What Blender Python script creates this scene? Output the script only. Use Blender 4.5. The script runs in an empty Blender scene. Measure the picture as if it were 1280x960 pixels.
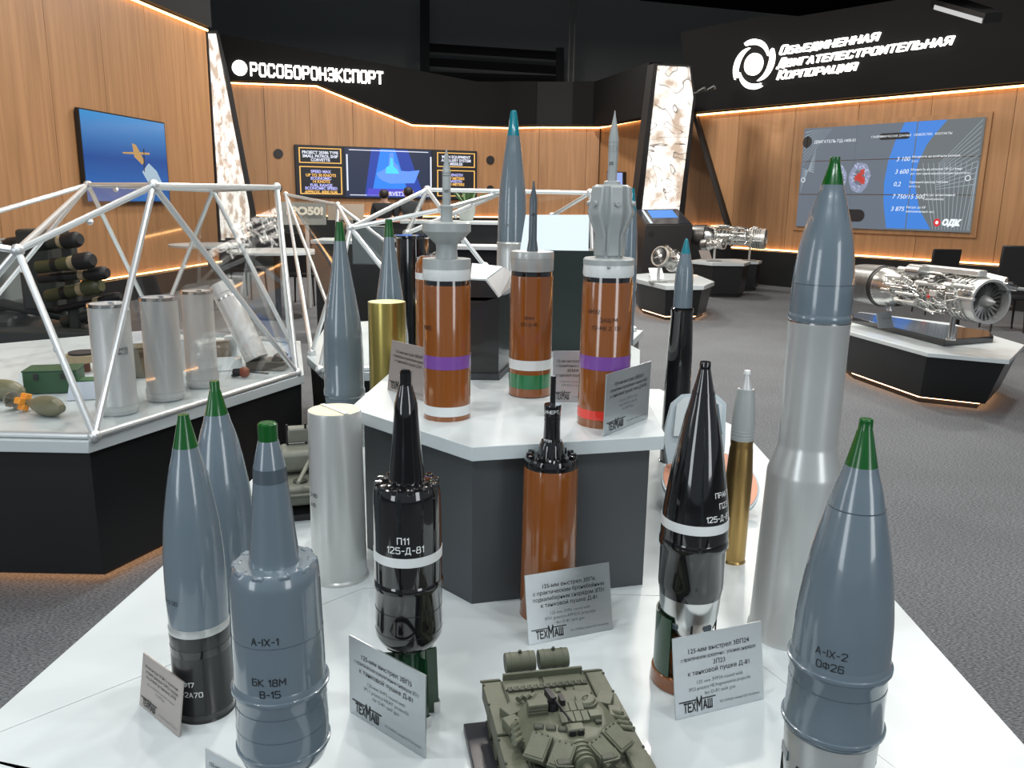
import bpy, bmesh, math, random
from mathutils import Vector, Matrix
random.seed(7)
sc = bpy.context.scene
COL = sc.collection
PI = math.pi

# ---------------------------------------------------------------- camera
F = 1020.0; PITCH = math.radians(12.7); ROLL = .0149; H = 1.6
cd = bpy.data.cameras.new('camera'); cam = bpy.data.objects.new('camera', cd); COL.objects.link(cam)
cd.sensor_width = 36; cd.lens = 36*F/1280; cd.clip_end = 200; cd.clip_start = .02
MC = Matrix.Rotation(PI/2-PITCH, 3, 'X') @ Matrix.Rotation(ROLL, 3, 'Z')
cam.matrix_world = Matrix.Translation((0, 0, H)) @ MC.to_4x4()
sc.camera = cam
CP = Vector((0, 0, H))

# ---------------------------------------------------------------- world, exposure
sc.view_settings.view_transform = 'Standard'; sc.view_settings.look = 'None'
sc.view_settings.gamma = 1; sc.view_settings.exposure = 0.22
w = bpy.data.worlds.new('hall'); sc.world = w; w.use_nodes = True
w.node_tree.nodes['Background'].inputs[0].default_value = (.80, .90, 1.0, 1)
w.node_tree.nodes['Background'].inputs[1].default_value = .24

# ---------------------------------------------------------------- hall lamps, and added reflection panels
def area(x, y, z, sx, sy, power, color=(1, .97, .93), tgt=None):
    l = bpy.data.lights.new('hall_or_added_lamp', 'AREA'); l.shape = 'RECTANGLE'; l.size = sx; l.size_y = sy
    l.energy = power; l.color = color
    o = bpy.data.objects.new('hall_or_added_lamp', l); COL.objects.link(o); o.location = (x, y, z)
    d = Vector(tgt or (x, y, 0)) - Vector((x, y, z))
    o.rotation_euler = d.to_track_quat('-Z', 'Y').to_euler()
    return o
for (x, y) in [(-3, 1.2), (-1, 1.2), (1.2, 1.2), (3.2, 1.4), (-3, 4.5), (-.6, 4.6), (1.6, 4.5), (4, 4.6)]:
    area(x, y, 6.2, .16, .16, 50 if y > 2 or x < 1 else 36)
for (x, y, e_) in [(-3.2, 9, 120), (-.5, 9, 230), (2, 9, 230), (5.2, 8.5, 200), (-3, 16, 260), (.5, 17, 300), (3.5, 12.5, 230)]:
    area(x, y, 6.5, .5, .5, e_, (1, .94, .86))
area(-1.5, -2.5, 5.5, 2.6, .5, 90, (.9, .96, 1), (0, 2, .8))
area(2.5, -2.0, 5.0, 2.2, .5, 48, (.95, .98, 1), (0, 2, .8))
area(-4.5, -3.5, 2.0, 1.6, 2.6, 55, (.9, .96, 1), (0, 2, 1))  # unseen upright panel, added behind the camera for shaped reflections on dark paint
area(4.0, -3.0, 2.0, 1.4, 2.4, 45, (.95, .98, 1), (0, 2, 1))  # its right-hand partner, likewise unseen and added for the shell reflections
area(-5.2, .5, 2.4, 1.0, 1.8, 16, (.95, .97, 1), (0, 2, 1))

# ---------------------------------------------------------------- photograph measuring
def ray(x, y): return MC @ Vector(((x-640)/F, (480-y)/F, -1))
def P(x, y, h):
    v = ray(x, y); return CP + v*((h-H)/v.z)
def PD(x, y, d):
    v = ray(x, y); return CP + v*(d/v.y)
def prj(q):
    c = MC.transposed() @ (Vector(q)-CP); return 640+F*c.x/-c.z, 480-F*c.y/-c.z
def depth(q): return -(MC.transposed() @ (Vector(q)-CP)).z
def zrow(B, y):
    lo, hi = -1., 6.
    for _ in range(40):
        m = (lo+hi)/2
        if prj((B[0], B[1], m))[1] > y: lo = m
        else: hi = m
    return lo
def rows(B, lst):      # [(row, width)] -> [(height over base, radius)]
    out = []
    for y, wd in lst:
        z = zrow(B, y); out.append((max(z-B[2], 0), wd/2*depth((B[0], B[1], z))/F))
    return out

# ---------------------------------------------------------------- materials
MATS = {}
def nd(t, kind, **kw):
    n = t.nodes.new(kind)
    for k, v in kw.items(): setattr(n, k, v)
    return n
def mat(name, col, rough=.5, metal=0, coat=0, spec=None, em=None, es=0, var=0, vscale=20, bump=0, bscale=200, stretch=(1, 1, 1), aniso=0):
    if name in MATS: return MATS[name]
    m = bpy.data.materials.new(name); m.use_nodes = True; t = m.node_tree; b = t.nodes['Principled BSDF']
    b.inputs['Base Color'].default_value = (*col, 1); b.inputs['Roughness'].default_value = rough
    b.inputs['Metallic'].default_value = metal; b.inputs['Coat Weight'].default_value = coat
    b.inputs['Coat Roughness'].default_value = .04
    if spec is not None: b.inputs['Specular IOR Level'].default_value = spec
    if em: b.inputs['Emission Color'].default_value = (*em, 1); b.inputs['Emission Strength'].default_value = es
    if var or bump:
        tc = nd(t, 'ShaderNodeTexCoord'); mp = nd(t, 'ShaderNodeMapping'); mp.inputs['Scale'].default_value = stretch
        t.links.new(tc.outputs['Object'], mp.inputs[0])
    if var:
        n = nd(t, 'ShaderNodeTexNoise'); n.inputs['Scale'].default_value = vscale; n.inputs['Detail'].default_value = 5
        t.links.new(mp.outputs[0], n.inputs[0])
        r = nd(t, 'ShaderNodeMix', data_type='RGBA')
        r.inputs[6].default_value = (*[c*(1-var) for c in col], 1); r.inputs[7].default_value = (*[min(1, c*(1+var)) for c in col], 1)
        t.links.new(n.outputs[0], r.inputs[0]); t.links.new(r.outputs[2], b.inputs['Base Color'])
    if bump:
        n2 = nd(t, 'ShaderNodeTexNoise'); n2.inputs['Scale'].default_value = bscale
        t.links.new(mp.outputs[0], n2.inputs[0])
        bp = nd(t, 'ShaderNodeBump'); bp.inputs['Strength'].default_value = bump; bp.inputs['Distance'].default_value = .002
        t.links.new(n2.outputs[0], bp.inputs['Height']); t.links.new(bp.outputs[0], b.inputs['Normal'])
    MATS[name] = m
    return m
def emit(name, col, s):
    return mat(name, (0, 0, 0), .5, em=col, es=s)

GREY = mat('grey shell paint', (.135, .18, .215), .22, coat=.8, var=.06)
GREYD = mat('dark grey shell paint', (.07, .095, .115), .25, coat=.7)
GREYM = mat('mid grey sabot paint', (.34, .37, .37), .35, var=.04)
GREYS = mat('grey steel penetrator', (.30, .31, .30), .35, .4)
GREEN = mat('green nose paint', (.001, .085, .010), .25, coat=.4)
TEAL = mat('teal nose paint', (.004, .19, .25), .25, coat=.8)
BLACK = mat('black gloss paint', (.006, .006, .007), .08, coat=1)
BLACKC = mat('black case enamel', (.016, .017, .018), .3, coat=.4)
WHITE = mat('white band paint', (.72, .75, .75), .35, coat=.3)
ORANGE = mat('orange brown case lacquer', (.24, .072, .012), .16, coat=1, var=.08, vscale=14, stretch=(1, 1, .2))
PURPLE = mat('purple band paint', (.19, .07, .33), .25, coat=.6)
RED = mat('red band paint', (.75, .03, .012), .3, coat=.6)
GBAND = mat('green band paint', (.0, .16, .045), .2, coat=.8)
DGREEN = mat('dark green lacquer', (.005, .045, .016), .22, coat=.7)
ALU = mat('brushed aluminium case', (.64, .65, .65), .36, .4, var=.08, vscale=8, stretch=(6, 6, .4), bump=.15, bscale=60)
SILV = mat('matte silver case', (.54, .56, .55), .3, .45, coat=.25, var=.05, vscale=6)
BRIGHT = mat('bright machined steel', (.75, .75, .74), .18, 1)
GOLD = mat('gold lacquered case', (.42, .34, .10), .28, .85, coat=.2)
BRASS = mat('brass case', (.42, .28, .11), .3, 1, var=.15, vscale=9, stretch=(3, 3, .4))
CREAM = mat('cream case plug', (.72, .66, .46), .6, var=.06)
INKB = mat('black stencil ink', (.008, .009, .01), .5)
INKW = mat('white stencil ink', (.75, .77, .77), .5)
INKR = mat('dark brown stencil ink', (.04, .01, .005), .5)
INKG = mat('grey print', (.16, .18, .19), .6)
WTOP = mat('white laminate', (.545, .605, .625), .32, coat=.15, var=.015, vscale=2)
WHIB = mat('black laminate', (.012, .013, .014), .35, var=.2, vscale=3)
DGREY = mat('dark grey laminate', (.045, .052, .058), .42)
SIGNM = mat('brushed metal sign plate', (.50, .54, .56), .38, .75, var=.06, vscale=6, stretch=(1, 8, 8))
SIGNW = mat('warm metal sign plate', (.45, .41, .39), .4, .6, var=.06, vscale=6)
PLEX = mat('white acrylic edge', (.8, .82, .82), .2)
CHROME = mat('polished tube', (.72, .75, .76), .28, .6)
BLKM = mat('matte black', (.012, .012, .013), .5)
LEATH = mat('black leatherette', (.014, .014, .015), .42, bump=.3, bscale=40)
FASC = mat('black fascia board', (.006, .006, .0065), .8, spec=.15, var=.1, vscale=1)
FASC2 = mat('charcoal fascia board', (.014, .0145, .016), .8, spec=.2)
CEIL = mat('black ceiling', (.055, .058, .06), .8, var=.25, vscale=.5)
OLIVE = mat('olive model paint', (.105, .115, .078), .55, var=.2, vscale=60, bump=.2, bscale=300)
OLIVED = mat('dark olive model paint', (.045, .05, .035), .6, var=.2, vscale=60)
GUNM = mat('gunmetal', (.03, .03, .034), .4, .6)
LOLIVE = mat('olive launch tube paint', (.06, .065, .03), .4)
DRKG = mat('dark grey green paint', (.03, .035, .032), .4)
SALMON = mat('salmon pink paint', (.70, .33, .21), .5)
PALEB = mat('pale blue grey plastic', (.42, .50, .54), .35)
ENG = mat('engine nickel', (.62, .62, .60), .25, 1, var=.2, vscale=14)
ENGD = mat('engine dark metal', (.20, .20, .195), .35, .9, var=.4, vscale=25)
ENGW = mat('engine satin silver', (.72, .72, .70), .38, .7, var=.1, vscale=10)
ORNG = mat('orange plastic fins', (.9, .33, .02), .4)
TAN = mat('tan paint', (.35, .27, .16), .5)
SKIN = mat('skin', (.45, .27, .19), .5)
HAIR = mat('dark hair', (.012, .009, .008), .6)
CLOTH = mat('black jacket cloth', (.010, .011, .014), .8)
CLOTH2 = mat('charcoal jacket cloth', (.03, .034, .04), .8)
WARM = emit('warm led strip', (1, .52, .20), 7)
WARMF = emit('warm under-plinth led', (1, .50, .24), 12)
SIGNL = emit('white backlit letters', (1, .93, .86), 3)
CAPW = emit('lamp diffuser', (1, 1, 1), .5)

def wood():
    m = bpy.data.materials.new('oak veneer'); m.use_nodes = True; t = m.node_tree; b = t.nodes['Principled BSDF']
    b.inputs['Roughness'].default_value = .5
    tc = nd(t, 'ShaderNodeTexCoord'); mp = nd(t, 'ShaderNodeMapping'); mp.inputs['Scale'].default_value = (7, 7, .35)
    n = nd(t, 'ShaderNodeTexNoise'); n.inputs['Scale'].default_value = 1.6; n.inputs['Detail'].default_value = 7; n.inputs['Distortion'].default_value = .6
    r = nd(t, 'ShaderNodeValToRGB')
    e = r.color_ramp.elements
    e[0].position = .30; e[0].color = (.29, .150, .066, 1); e[1].position = .68; e[1].color = (.40, .215, .10, 1)
    t.links.new(tc.outputs['Object'], mp.inputs[0]); t.links.new(mp.outputs[0], n.inputs[0])
    t.links.new(n.outputs[0], r.inputs[0]); t.links.new(r.outputs[0], b.inputs['Base Color'])
    return m
WOOD = wood()
def carpet():
    m = bpy.data.materials.new('grey carpet'); m.use_nodes = True; t = m.node_tree; b = t.nodes['Principled BSDF']
    b.inputs['Roughness'].default_value = .95
    tc = nd(t, 'ShaderNodeTexCoord')
    mp = nd(t, 'ShaderNodeMapping'); mp.inputs['Rotation'].default_value = (0, 0, .5); mp.inputs['Scale'].default_value = (1, 3.2, 1)
    n = nd(t, 'ShaderNodeTexNoise'); n.inputs['Scale'].default_value = 70; n.inputs['Detail'].default_value = 4
    n2 = nd(t, 'ShaderNodeTexNoise'); n2.inputs['Scale'].default_value = 1.4; n2.inputs['Detail'].default_value = 3
    r = nd(t, 'ShaderNodeValToRGB'); e = r.color_ramp.elements
    e[0].position = .36; e[0].color = (.04, .044, .05, 1); e[1].position = .66; e[1].color = (.20, .215, .235, 1)
    mx = nd(t, 'ShaderNodeMix', data_type='RGBA', blend_type='MULTIPLY'); mx.inputs[0].default_value = .35
    t.links.new(tc.outputs['Object'], mp.inputs[0]); t.links.new(mp.outputs[0], n.inputs[0]); t.links.new(tc.outputs['Object'], n2.inputs[0])
    t.links.new(n.outputs[0], r.inputs[0]); t.links.new(r.outputs[0], mx.inputs[6]); t.links.new(n2.outputs[0], mx.inputs[7])
    t.links.new(mx.outputs[2], b.inputs['Base Color'])
    return m
CARPET = carpet()
def glass():
    m = bpy.data.materials.new('clear acrylic pane'); m.use_nodes = True; t = m.node_tree
    for n in list(t.nodes): t.nodes.remove(n)
    o = nd(t, 'ShaderNodeOutputMaterial'); a = nd(t, 'ShaderNodeBsdfTransparent'); g = nd(t, 'ShaderNodeBsdfGlossy'); mx = nd(t, 'ShaderNodeMixShader')
    a.inputs[0].default_value = (.985, .99, .988, 1); g.inputs['Roughness'].default_value = .03
    lw = nd(t, 'ShaderNodeLayerWeight'); lw.inputs[0].default_value = .35
    ma = nd(t, 'ShaderNodeMath', operation='MULTIPLY_ADD'); ma.inputs[1].default_value = .22; ma.inputs[2].default_value = .015
    t.links.new(lw.outputs['Fresnel'], ma.inputs[0]); t.links.new(ma.outputs[0], mx.inputs[0])
    t.links.new(a.outputs[0], mx.inputs[1]); t.links.new(g.outputs[0], mx.inputs[2]); t.links.new(mx.outputs[0], o.inputs[0])
    return m
GLASS = glass()
def litpaper(name, scale, dark):
    # printed backlit artwork: loose curved mechanical drawing lines on a warm white film
    m = bpy.data.materials.new(name); m.use_nodes = True; t = m.node_tree; b = t.nodes['Principled BSDF']
    b.inputs['Base Color'].default_value = (0, 0, 0, 1); b.inputs['Emission Strength'].default_value = 1.25
    tc = nd(t, 'ShaderNodeTexCoord')
    n = nd(t, 'ShaderNodeTexNoise'); n.inputs['Scale'].default_value = scale; n.inputs['Detail'].default_value = 3; n.inputs['Distortion'].default_value = 2.2
    n.inputs['Scale'].default_value = scale*.75; n.inputs['Detail'].default_value = 2.5; n.inputs['Distortion'].default_value = 1.2
    mu = nd(t, 'ShaderNodeMath', operation='MULTIPLY'); mu.inputs[1].default_value = 13
    fr = nd(t, 'ShaderNodeMath', operation='FRACT')
    r = nd(t, 'ShaderNodeValToRGB'); e = r.color_ramp.elements
    e[0].position = .0; e[0].color = (dark, dark*.85, dark*.7, 1); e[1].position = .16; e[1].color = (1, .95, .88, 1)
    n2 = nd(t, 'ShaderNodeTexNoise'); n2.inputs['Scale'].default_value = scale*2.2; n2.inputs['Detail'].default_value = 4
    r2 = nd(t, 'ShaderNodeValToRGB'); e = r2.color_ramp.elements
    e[0].position = .40; e[0].color = (.50, .40, .33, 1); e[1].position = .54; e[1].color = (1, 1, 1, 1)
    r3 = nd(t, 'ShaderNodeValToRGB'); e = r3.color_ramp.elements; e[0].position = .30; e[0].color = (0, 0, 0, 1); e[1].position = .42; e[1].color = (1, 1, 1, 1)
    mw = nd(t, 'ShaderNodeMix', data_type='RGBA'); mw.inputs[6].default_value = (1, .97, .92, 1)
    mx = nd(t, 'ShaderNodeMix', data_type='RGBA', blend_type='MULTIPLY'); mx.inputs[0].default_value = 1
    t.links.new(tc.outputs['Object'], n.inputs[0]); t.links.new(tc.outputs['Object'], n2.inputs[0])
    t.links.new(n.outputs[0], mu.inputs[0]); t.links.new(mu.outputs[0], fr.inputs[0]); t.links.new(fr.outputs[0], r.inputs[0])
    t.links.new(n2.outputs[0], r2.inputs[0]); t.links.new(n2.outputs[0], r3.inputs[0])
    t.links.new(r3.outputs[0], mw.inputs[0]); t.links.new(r.outputs[0], mw.inputs[7])
    t.links.new(mw.outputs[2], mx.inputs[6]); t.links.new(r2.outputs[0], mx.inputs[7]); t.links.new(mx.outputs[2], b.inputs['Emission Color'])
    return m

# ---------------------------------------------------------------- mesh builders
class MB:
    def __init__(s): s.v = []; s.f = []
    def add(s, v, f):
        k = len(s.v); s.v += [tuple(a) for a in v]; s.f += [tuple(i+k for i in q) for q in f]; return s
    def box(s, c, d, M=None):
        x, y, z = [a/2 for a in d]
        v = [Vector((i*x, j*y, k*z)) for i in (-1, 1) for j in (-1, 1) for k in (-1, 1)]
        if M is not None: v = [M @ a for a in v]
        c = Vector(c)
        return s.add([a+c for a in v], [(0, 1, 3, 2), (4, 6, 7, 5), (0, 4, 5, 1), (2, 3, 7, 6), (0, 2, 6, 4), (1, 5, 7, 3)])
    def lathe(s, prof, n=48, c=(0, 0, 0), a0=0, a1=2*PI, cap=True):
        full = abs(a1-a0) > 6.28; m = n if full else n+1
        v = []; f = []
        for z, r in prof:
            for i in range(m):
                a = a0+(a1-a0)*i/n; v.append((c[0]+max(r, 1e-5)*math.cos(a), c[1]+max(r, 1e-5)*math.sin(a), c[2]+z))
        k = len(prof)
        for j in range(k-1):
            for i in range(n):
                i2 = (i+1) % m; f.append((j*m+i, (j+1)*m+i, (j+1)*m+i2, j*m+i2))
        if cap and full:
            f.append(tuple(range(m))); f.append(tuple((k-1)*m+i for i in reversed(range(m))))
        return s.add(v, f)
    def cyl(s, p0, p1, r0, r1=None, n=12):
        r1 = r0 if r1 is None else r1
        p0 = Vector(p0); p1 = Vector(p1); d = p1-p0
        if d.length < 1e-7: return s
        q = d.to_track_quat('Z', 'Y').to_matrix(); v = []
        for p, r in ((p0, r0), (p1, r1)):
            for i in range(n):
                a = 2*PI*i/n; v.append(p+q @ Vector((r*math.cos(a), r*math.sin(a), 0)))
        f = [(i, (i+1) % n, n+(i+1) % n, n+i) for i in range(n)]
        f += [tuple(reversed(range(n))), tuple(range(n, 2*n))]
        return s.add(v, f)
    def tube(s, pts, r, n=6):
        for a, b in zip(pts, pts[1:]): s.cyl(a, b, r, r, n)
        return s
    def ball(s, c, r, n=12, sz=1):
        prof = [(r*sz*math.sin(t), r*math.cos(t)) for t in [PI/2-PI*i/(n//2) for i in range(n//2+1)]]
        return s.lathe(prof, n, c)
    def prism(s, poly, z0, z1, inset=None):
        n = len(poly); b = inset or poly
        v = [(x, y, z0) for x, y in b]+[(x, y, z1) for x, y in poly]
        f = [(i, (i+1) % n, n+(i+1) % n, n+i) for i in range(n)]+[tuple(reversed(range(n))), tuple(range(n, 2*n))]
        return s.add(v, f)
    def plate(s, poly3, thick):      # polygon in space with thickness along its normal
        p = [Vector(a) for a in poly3]; nrm = Vector((0, 0, 0))
        for i in range(len(p)): nrm += p[i].cross(p[(i+1) % len(p)])
        nrm.normalize(); n = len(p)
        v = p+[a+nrm*thick for a in p]
        f = [(i, (i+1) % n, n+(i+1) % n, n+i) for i in range(n)]+[tuple(reversed(range(n))), tuple(range(n, 2*n))]
        return s.add(v, f)
def shade(me, ang=.6):
    bm = bmesh.new(); bm.from_mesh(me); bmesh.ops.recalc_face_normals(bm, faces=bm.faces)
    for f in bm.faces: f.smooth = True
    for e in bm.edges:
        if len(e.link_faces) == 2:
            if e.calc_face_angle(0) > ang: e.smooth = False
    bm.to_mesh(me); bm.free()
def obj(name, mb, m, parent=None, bevel=0, label=None):
    me = bpy.data.meshes.new(name); me.from_pydata(mb.v, [], mb.f); shade(me); me.materials.append(m)
    o = bpy.data.objects.new(name, me); COL.objects.link(o)
    if parent: o.parent = parent
    if bevel:
        b = o.modifiers.new('bevel', 'BEVEL'); b.width = bevel; b.segments = 2; b.limit_method = 'ANGLE'; b.angle_limit = .6
    if label: o['label'] = label
    return o
def tag(o, label, cat, group=None, kind=None):
    o['label'] = label; o['category'] = cat
    if group: o['group'] = group
    if kind: o['kind'] = kind
    return o
def struct(o, label=None, cat='structure'):
    o['kind'] = 'structure'
    if label: o['label'] = label; o['category'] = cat
    return o
def thing(name, label, cat, loc=(0, 0, 0), rot=None, group=None, M=None):
    o = bpy.data.objects.new(name, None); COL.objects.link(o)
    if M is not None: o.matrix_world = M
    else:
        o.location = loc
        if rot is not None: o.rotation_euler = rot if hasattr(rot, '__len__') else (0, 0, rot)
    o.empty_display_size = .1
    return tag(o, label, cat, group)
def copy_tree(o, parent=None):
    c = o.copy(); COL.objects.link(c); c.parent = parent
    for ch in [x for x in bpy.data.objects if x.parent == o]: copy_tree(ch, c)
    return c
def textmesh(body, size, extrude=0, bold=0, shear=0, align='CENTER', xs=1, spacing=1, line=1.0):
    c = bpy.data.curves.new('lettering', 'FONT'); c.body = body; c.size = size; c.extrude = extrude; c.offset = bold
    c.shear = shear; c.align_x = align; c.align_y = 'CENTER'; c.resolution_u = 3; c.space_character = spacing; c.space_line = line
    o = bpy.data.objects.new('tmp', c); me = bpy.data.meshes.new_from_object(o)
    bpy.data.objects.remove(o); bpy.data.curves.remove(c)
    if xs != 1:
        for v in me.vertices: v.co.x *= xs
    return me
O_ = [(.7, 0), (3.3, 0), (4, .8), (4, 5.2), (3.3, 6), (.7, 6), (0, 5.2), (0, .8), (.7, 0)]
GL = {'А': [[(0, 0), (2, 6), (4, 0)], [(.75, 2), (3.25, 2)]], 'Б': [[(3.8, 6), (0, 6), (0, 0), (3.4, 0), (4, .8), (4, 2.6), (3.4, 3.4), (0, 3.4)]],
 'В': [[(0, 3.2), (0, 6), (3.2, 6), (3.8, 5.4), (3.8, 3.9), (3.2, 3.2), (0, 3.2), (0, 0), (3.3, 0), (4, .7), (4, 2.5), (3.2, 3.2)]],
 'Г': [[(0, 0), (0, 6), (3.6, 6)]], 'Д': [[(-.4, -1), (-.4, 0), (4.4, 0), (4.4, -1)], [(.4, 0), (1.2, 6), (3.6, 6), (3.6, 0)]],
 'Е': [[(4, 6), (0, 6), (0, 0), (4, 0)], [(0, 3.1), (3.4, 3.1)]], 'И': [[(0, 6), (0, 0), (4, 6), (4, 0)]], 'К': [[(0, 0), (0, 6)], [(4, 6), (.5, 3.1), (4, 0)]],
 'Л': [[(0, 0), (.8, 6), (4, 6), (4, 0)]], 'М': [[(0, 0), (0, 6), (2.4, 2.2), (4.8, 6), (4.8, 0)]], 'Н': [[(0, 0), (0, 6)], [(4, 0), (4, 6)], [(0, 3), (4, 3)]],
 'О': [O_], '0': [O_], 'П': [[(0, 0), (0, 6), (4, 6), (4, 0)]], 'Р': [[(0, 0), (0, 6), (3.3, 6), (4, 5.3), (4, 3.4), (3.3, 2.7), (0, 2.7)]],
 'С': [[(4, 4.6), (4, 5.3), (3.3, 6), (.7, 6), (0, 5.3), (0, .7), (.7, 0), (3.3, 0), (4, .7), (4, 1.4)]], 'Т': [[(2, 0), (2, 6)], [(0, 6), (4, 6)]],
 'Ф': [[(.5, 1.4), (4, 1.4), (4.5, 2), (4.5, 4.4), (4, 5), (.5, 5), (0, 4.4), (0, 2), (.5, 1.4)], [(2.25, 0), (2.25, 6)]], 'X': [[(0, 0), (4, 6)], [(0, 6), (4, 0)]], 'Х': [[(0, 0), (4, 6)], [(0, 6), (4, 0)]], 'Ш': [[(0, 6), (0, 0), (4.6, 0), (4.6, 6)], [(2.3, 0), (2.3, 6)]],
 'Ц': [[(0, 6), (0, 0), (4.4, 0), (4.4, -1)], [(3.8, 6), (3.8, 0)]], 'Щ': [[(0, 6), (0, 0), (5, 0), (5, -1)], [(2.3, 0), (2.3, 6)], [(4.5, 0), (4.5, 6)]], 'Э': [[(0, 5.2), (.7, 6), (3.3, 6), (4, 5.3), (4, .7), (3.3, 0), (.7, 0), (0, .8)], [(1.2, 3), (4, 3)]],
 'Ь': [[(0, 6), (0, 0), (3.3, 0), (4, .7), (4, 2.7), (3.3, 3.4), (0, 3.4)]], 'Ъ': [[(-.6, 6), (.6, 6), (.6, 0), (3.4, 0), (4, .7), (4, 2.7), (3.4, 3.4), (.6, 3.4)]],
 'Я': [[(4, 0), (4, 6), (.7, 6), (0, 5.3), (0, 3.6), (.7, 2.9), (4, 2.9)], [(1.8, 2.9), (0, 0)]], 'I': [[(0, 0), (0, 6)]], '-': [[(.2, 2.8), (2.2, 2.8)]], '/': [[(0, 0), (2.6, 6)]], '.': [[(0, 0), (0, .3)]],
 '1': [[(0, 4.7), (1.3, 6), (1.3, 0)]], '2': [[(0, 5), (.7, 6), (3.3, 6), (4, 5.3), (4, 3.9), (0, 0), (4, 0)]], '3': [[(0, 5.4), (.7, 6), (3.3, 6), (4, 5.3), (4, 3.8), (3.3, 3.1), (1.4, 3.1)], [(3.3, 3.1), (4, 2.4), (4, .7), (3.3, 0), (.7, 0), (0, .6)]],
 '4': [[(3, 0), (3, 6), (0, 1.8), (4, 1.8)]], '5': [[(3.8, 6), (.2, 6), (0, 3.4), (3.3, 3.4), (4, 2.7), (4, .7), (3.3, 0), (.7, 0), (0, .6)]], '6': [[(3.8, 5.6), (3.2, 6), (.7, 6), (0, 5.3), (0, .7), (.7, 0), (3.3, 0), (4, .7), (4, 2.7), (3.3, 3.4), (0, 3.4)]],
 '7': [[(0, 6), (4, 6), (1.4, 0)]], '8': [[(1, 3.1), (.4, 3.8), (.4, 5.3), (1, 6), (3, 6), (3.6, 5.3), (3.6, 3.8), (3, 3.1), (1, 3.1), (0, 2.2), (0, .7), (.7, 0), (3.3, 0), (4, .7), (4, 2.2), (3, 3.1)]],
 '9': [[(.2, .4), (.8, 0), (3.3, 0), (4, .7), (4, 5.3), (3.3, 6), (.7, 6), (0, 5.3), (0, 3.3), (.7, 2.6), (4, 2.6)]]}
def strokemesh(body, cap, sw=.8, shear=0, extrude=0, gap=1.7, align='CENTER', width=None):
    k = cap/6; V = []; Fc = []; x = 0; d = extrude
    for ch in body:
        low = ch.islower(); g_ = GL.get(ch.upper())
        if ch == ' ' or g_ is None: x += 3; continue
        wd = max(p[0] for st in g_ for p in st); hs = .76 if low else 1
        for st in g_:
            for a, b in zip(st, st[1:]):
                a = Vector((a[0], a[1]*hs)); b = Vector((b[0], b[1]*hs)); u = (b-a).normalized()*sw/2; n = Vector((-u.y, u.x)); m_ = max(1, int((b-a).length/1.2))
                a2, b2 = a-u*.8, b+u*.8
                for j in range(m_):
                    p, q = a2+(b2-a2)*(j/m_), a2+(b2-a2)*((j+1)/m_); c0 = len(V)
                    quad = [p+n, p-n, q-n, q+n]
                    for z in ((d, -d) if d else (0,)): V += [((t_.x+x)*1.0, t_.y-3, z) for t_ in quad]
                    Fc.append((c0, c0+1, c0+2, c0+3))
                    if d: Fc += [(c0+7, c0+6, c0+5, c0+4)]+[(c0+i_, c0+4+i_, c0+4+(i_+1) % 4, c0+(i_+1) % 4) for i_ in range(4)]
        x += wd+gap
    x -= gap; xk = (width/(x+sw)) if width else k
    off = {'CENTER': x/2, 'LEFT': -sw/2}[align]
    me = bpy.data.meshes.new('lettering')
    me.from_pydata([((v[0]-off)*xk+v[1]*k*shear, v[1]*k, v[2]) for v in V], [], Fc); return me
def flat_text(body, size, m, parent, loc, xdir=(1, 0, 0), ydir=(0, 0, 1), name='lettering', label=None, **kw):
    me = strokemesh(body, size, **kw) if 'sw' in kw else textmesh(body, size, **kw); me.materials.append(m)
    x = Vector(xdir).normalized(); y = Vector(ydir).normalized(); z = x.cross(y)
    M = Matrix((x, y, z)).transposed().to_4x4(); M.translation = Vector(loc)
    me.transform(M)
    o = bpy.data.objects.new(name, me); COL.objects.link(o); o.parent = parent
    if label: o['label'] = label
    return o
def wrap_text(body, size, m, parent, rf, zc, az, name='lettering', **kw):
    me = strokemesh(body, size, **kw); me.materials.append(m)
    bm = bmesh.new(); bm.from_mesh(me)
    bmesh.ops.triangulate(bm, faces=bm.faces)
    for v in bm.verts:
        r = rf(zc+v.co.y)+.0007; a = az+v.co.x/r
        v.co = Vector((r*math.cos(a), r*math.sin(a), zc+v.co.y))
    bm.to_mesh(me); bm.free()
    o = bpy.data.objects.new(name, me); COL.objects.link(o); o.parent = parent
    return o
def interp(pr, z):
    pr = sorted(pr)
    if z <= pr[0][0]: return pr[0][1]
    for (a, ra), (b, rb) in zip(pr, pr[1:]):
        if z <= b: return ra+(rb-ra)*(z-a)/max(b-a, 1e-9)
    return pr[-1][1]
def cr(pr, k=4):       # smooth a profile
    out = []
    for i in range(len(pr)-1):
        p0 = pr[max(i-1, 0)]; p1 = pr[i]; p2 = pr[i+1]; p3 = pr[min(i+2, len(pr)-1)]
        for j in range(k):
            t = j/k; z = p1[0]+(p2[0]-p1[0])*t
            r = .5*(2*p1[1]+(p2[1]-p0[1])*t+(2*p0[1]-5*p1[1]+4*p2[1]-p3[1])*t*t+(3*p1[1]-p0[1]-3*p2[1]+p3[1])*t**3)
            out.append((z, r))
    out.append(pr[-1]); return out

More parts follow.
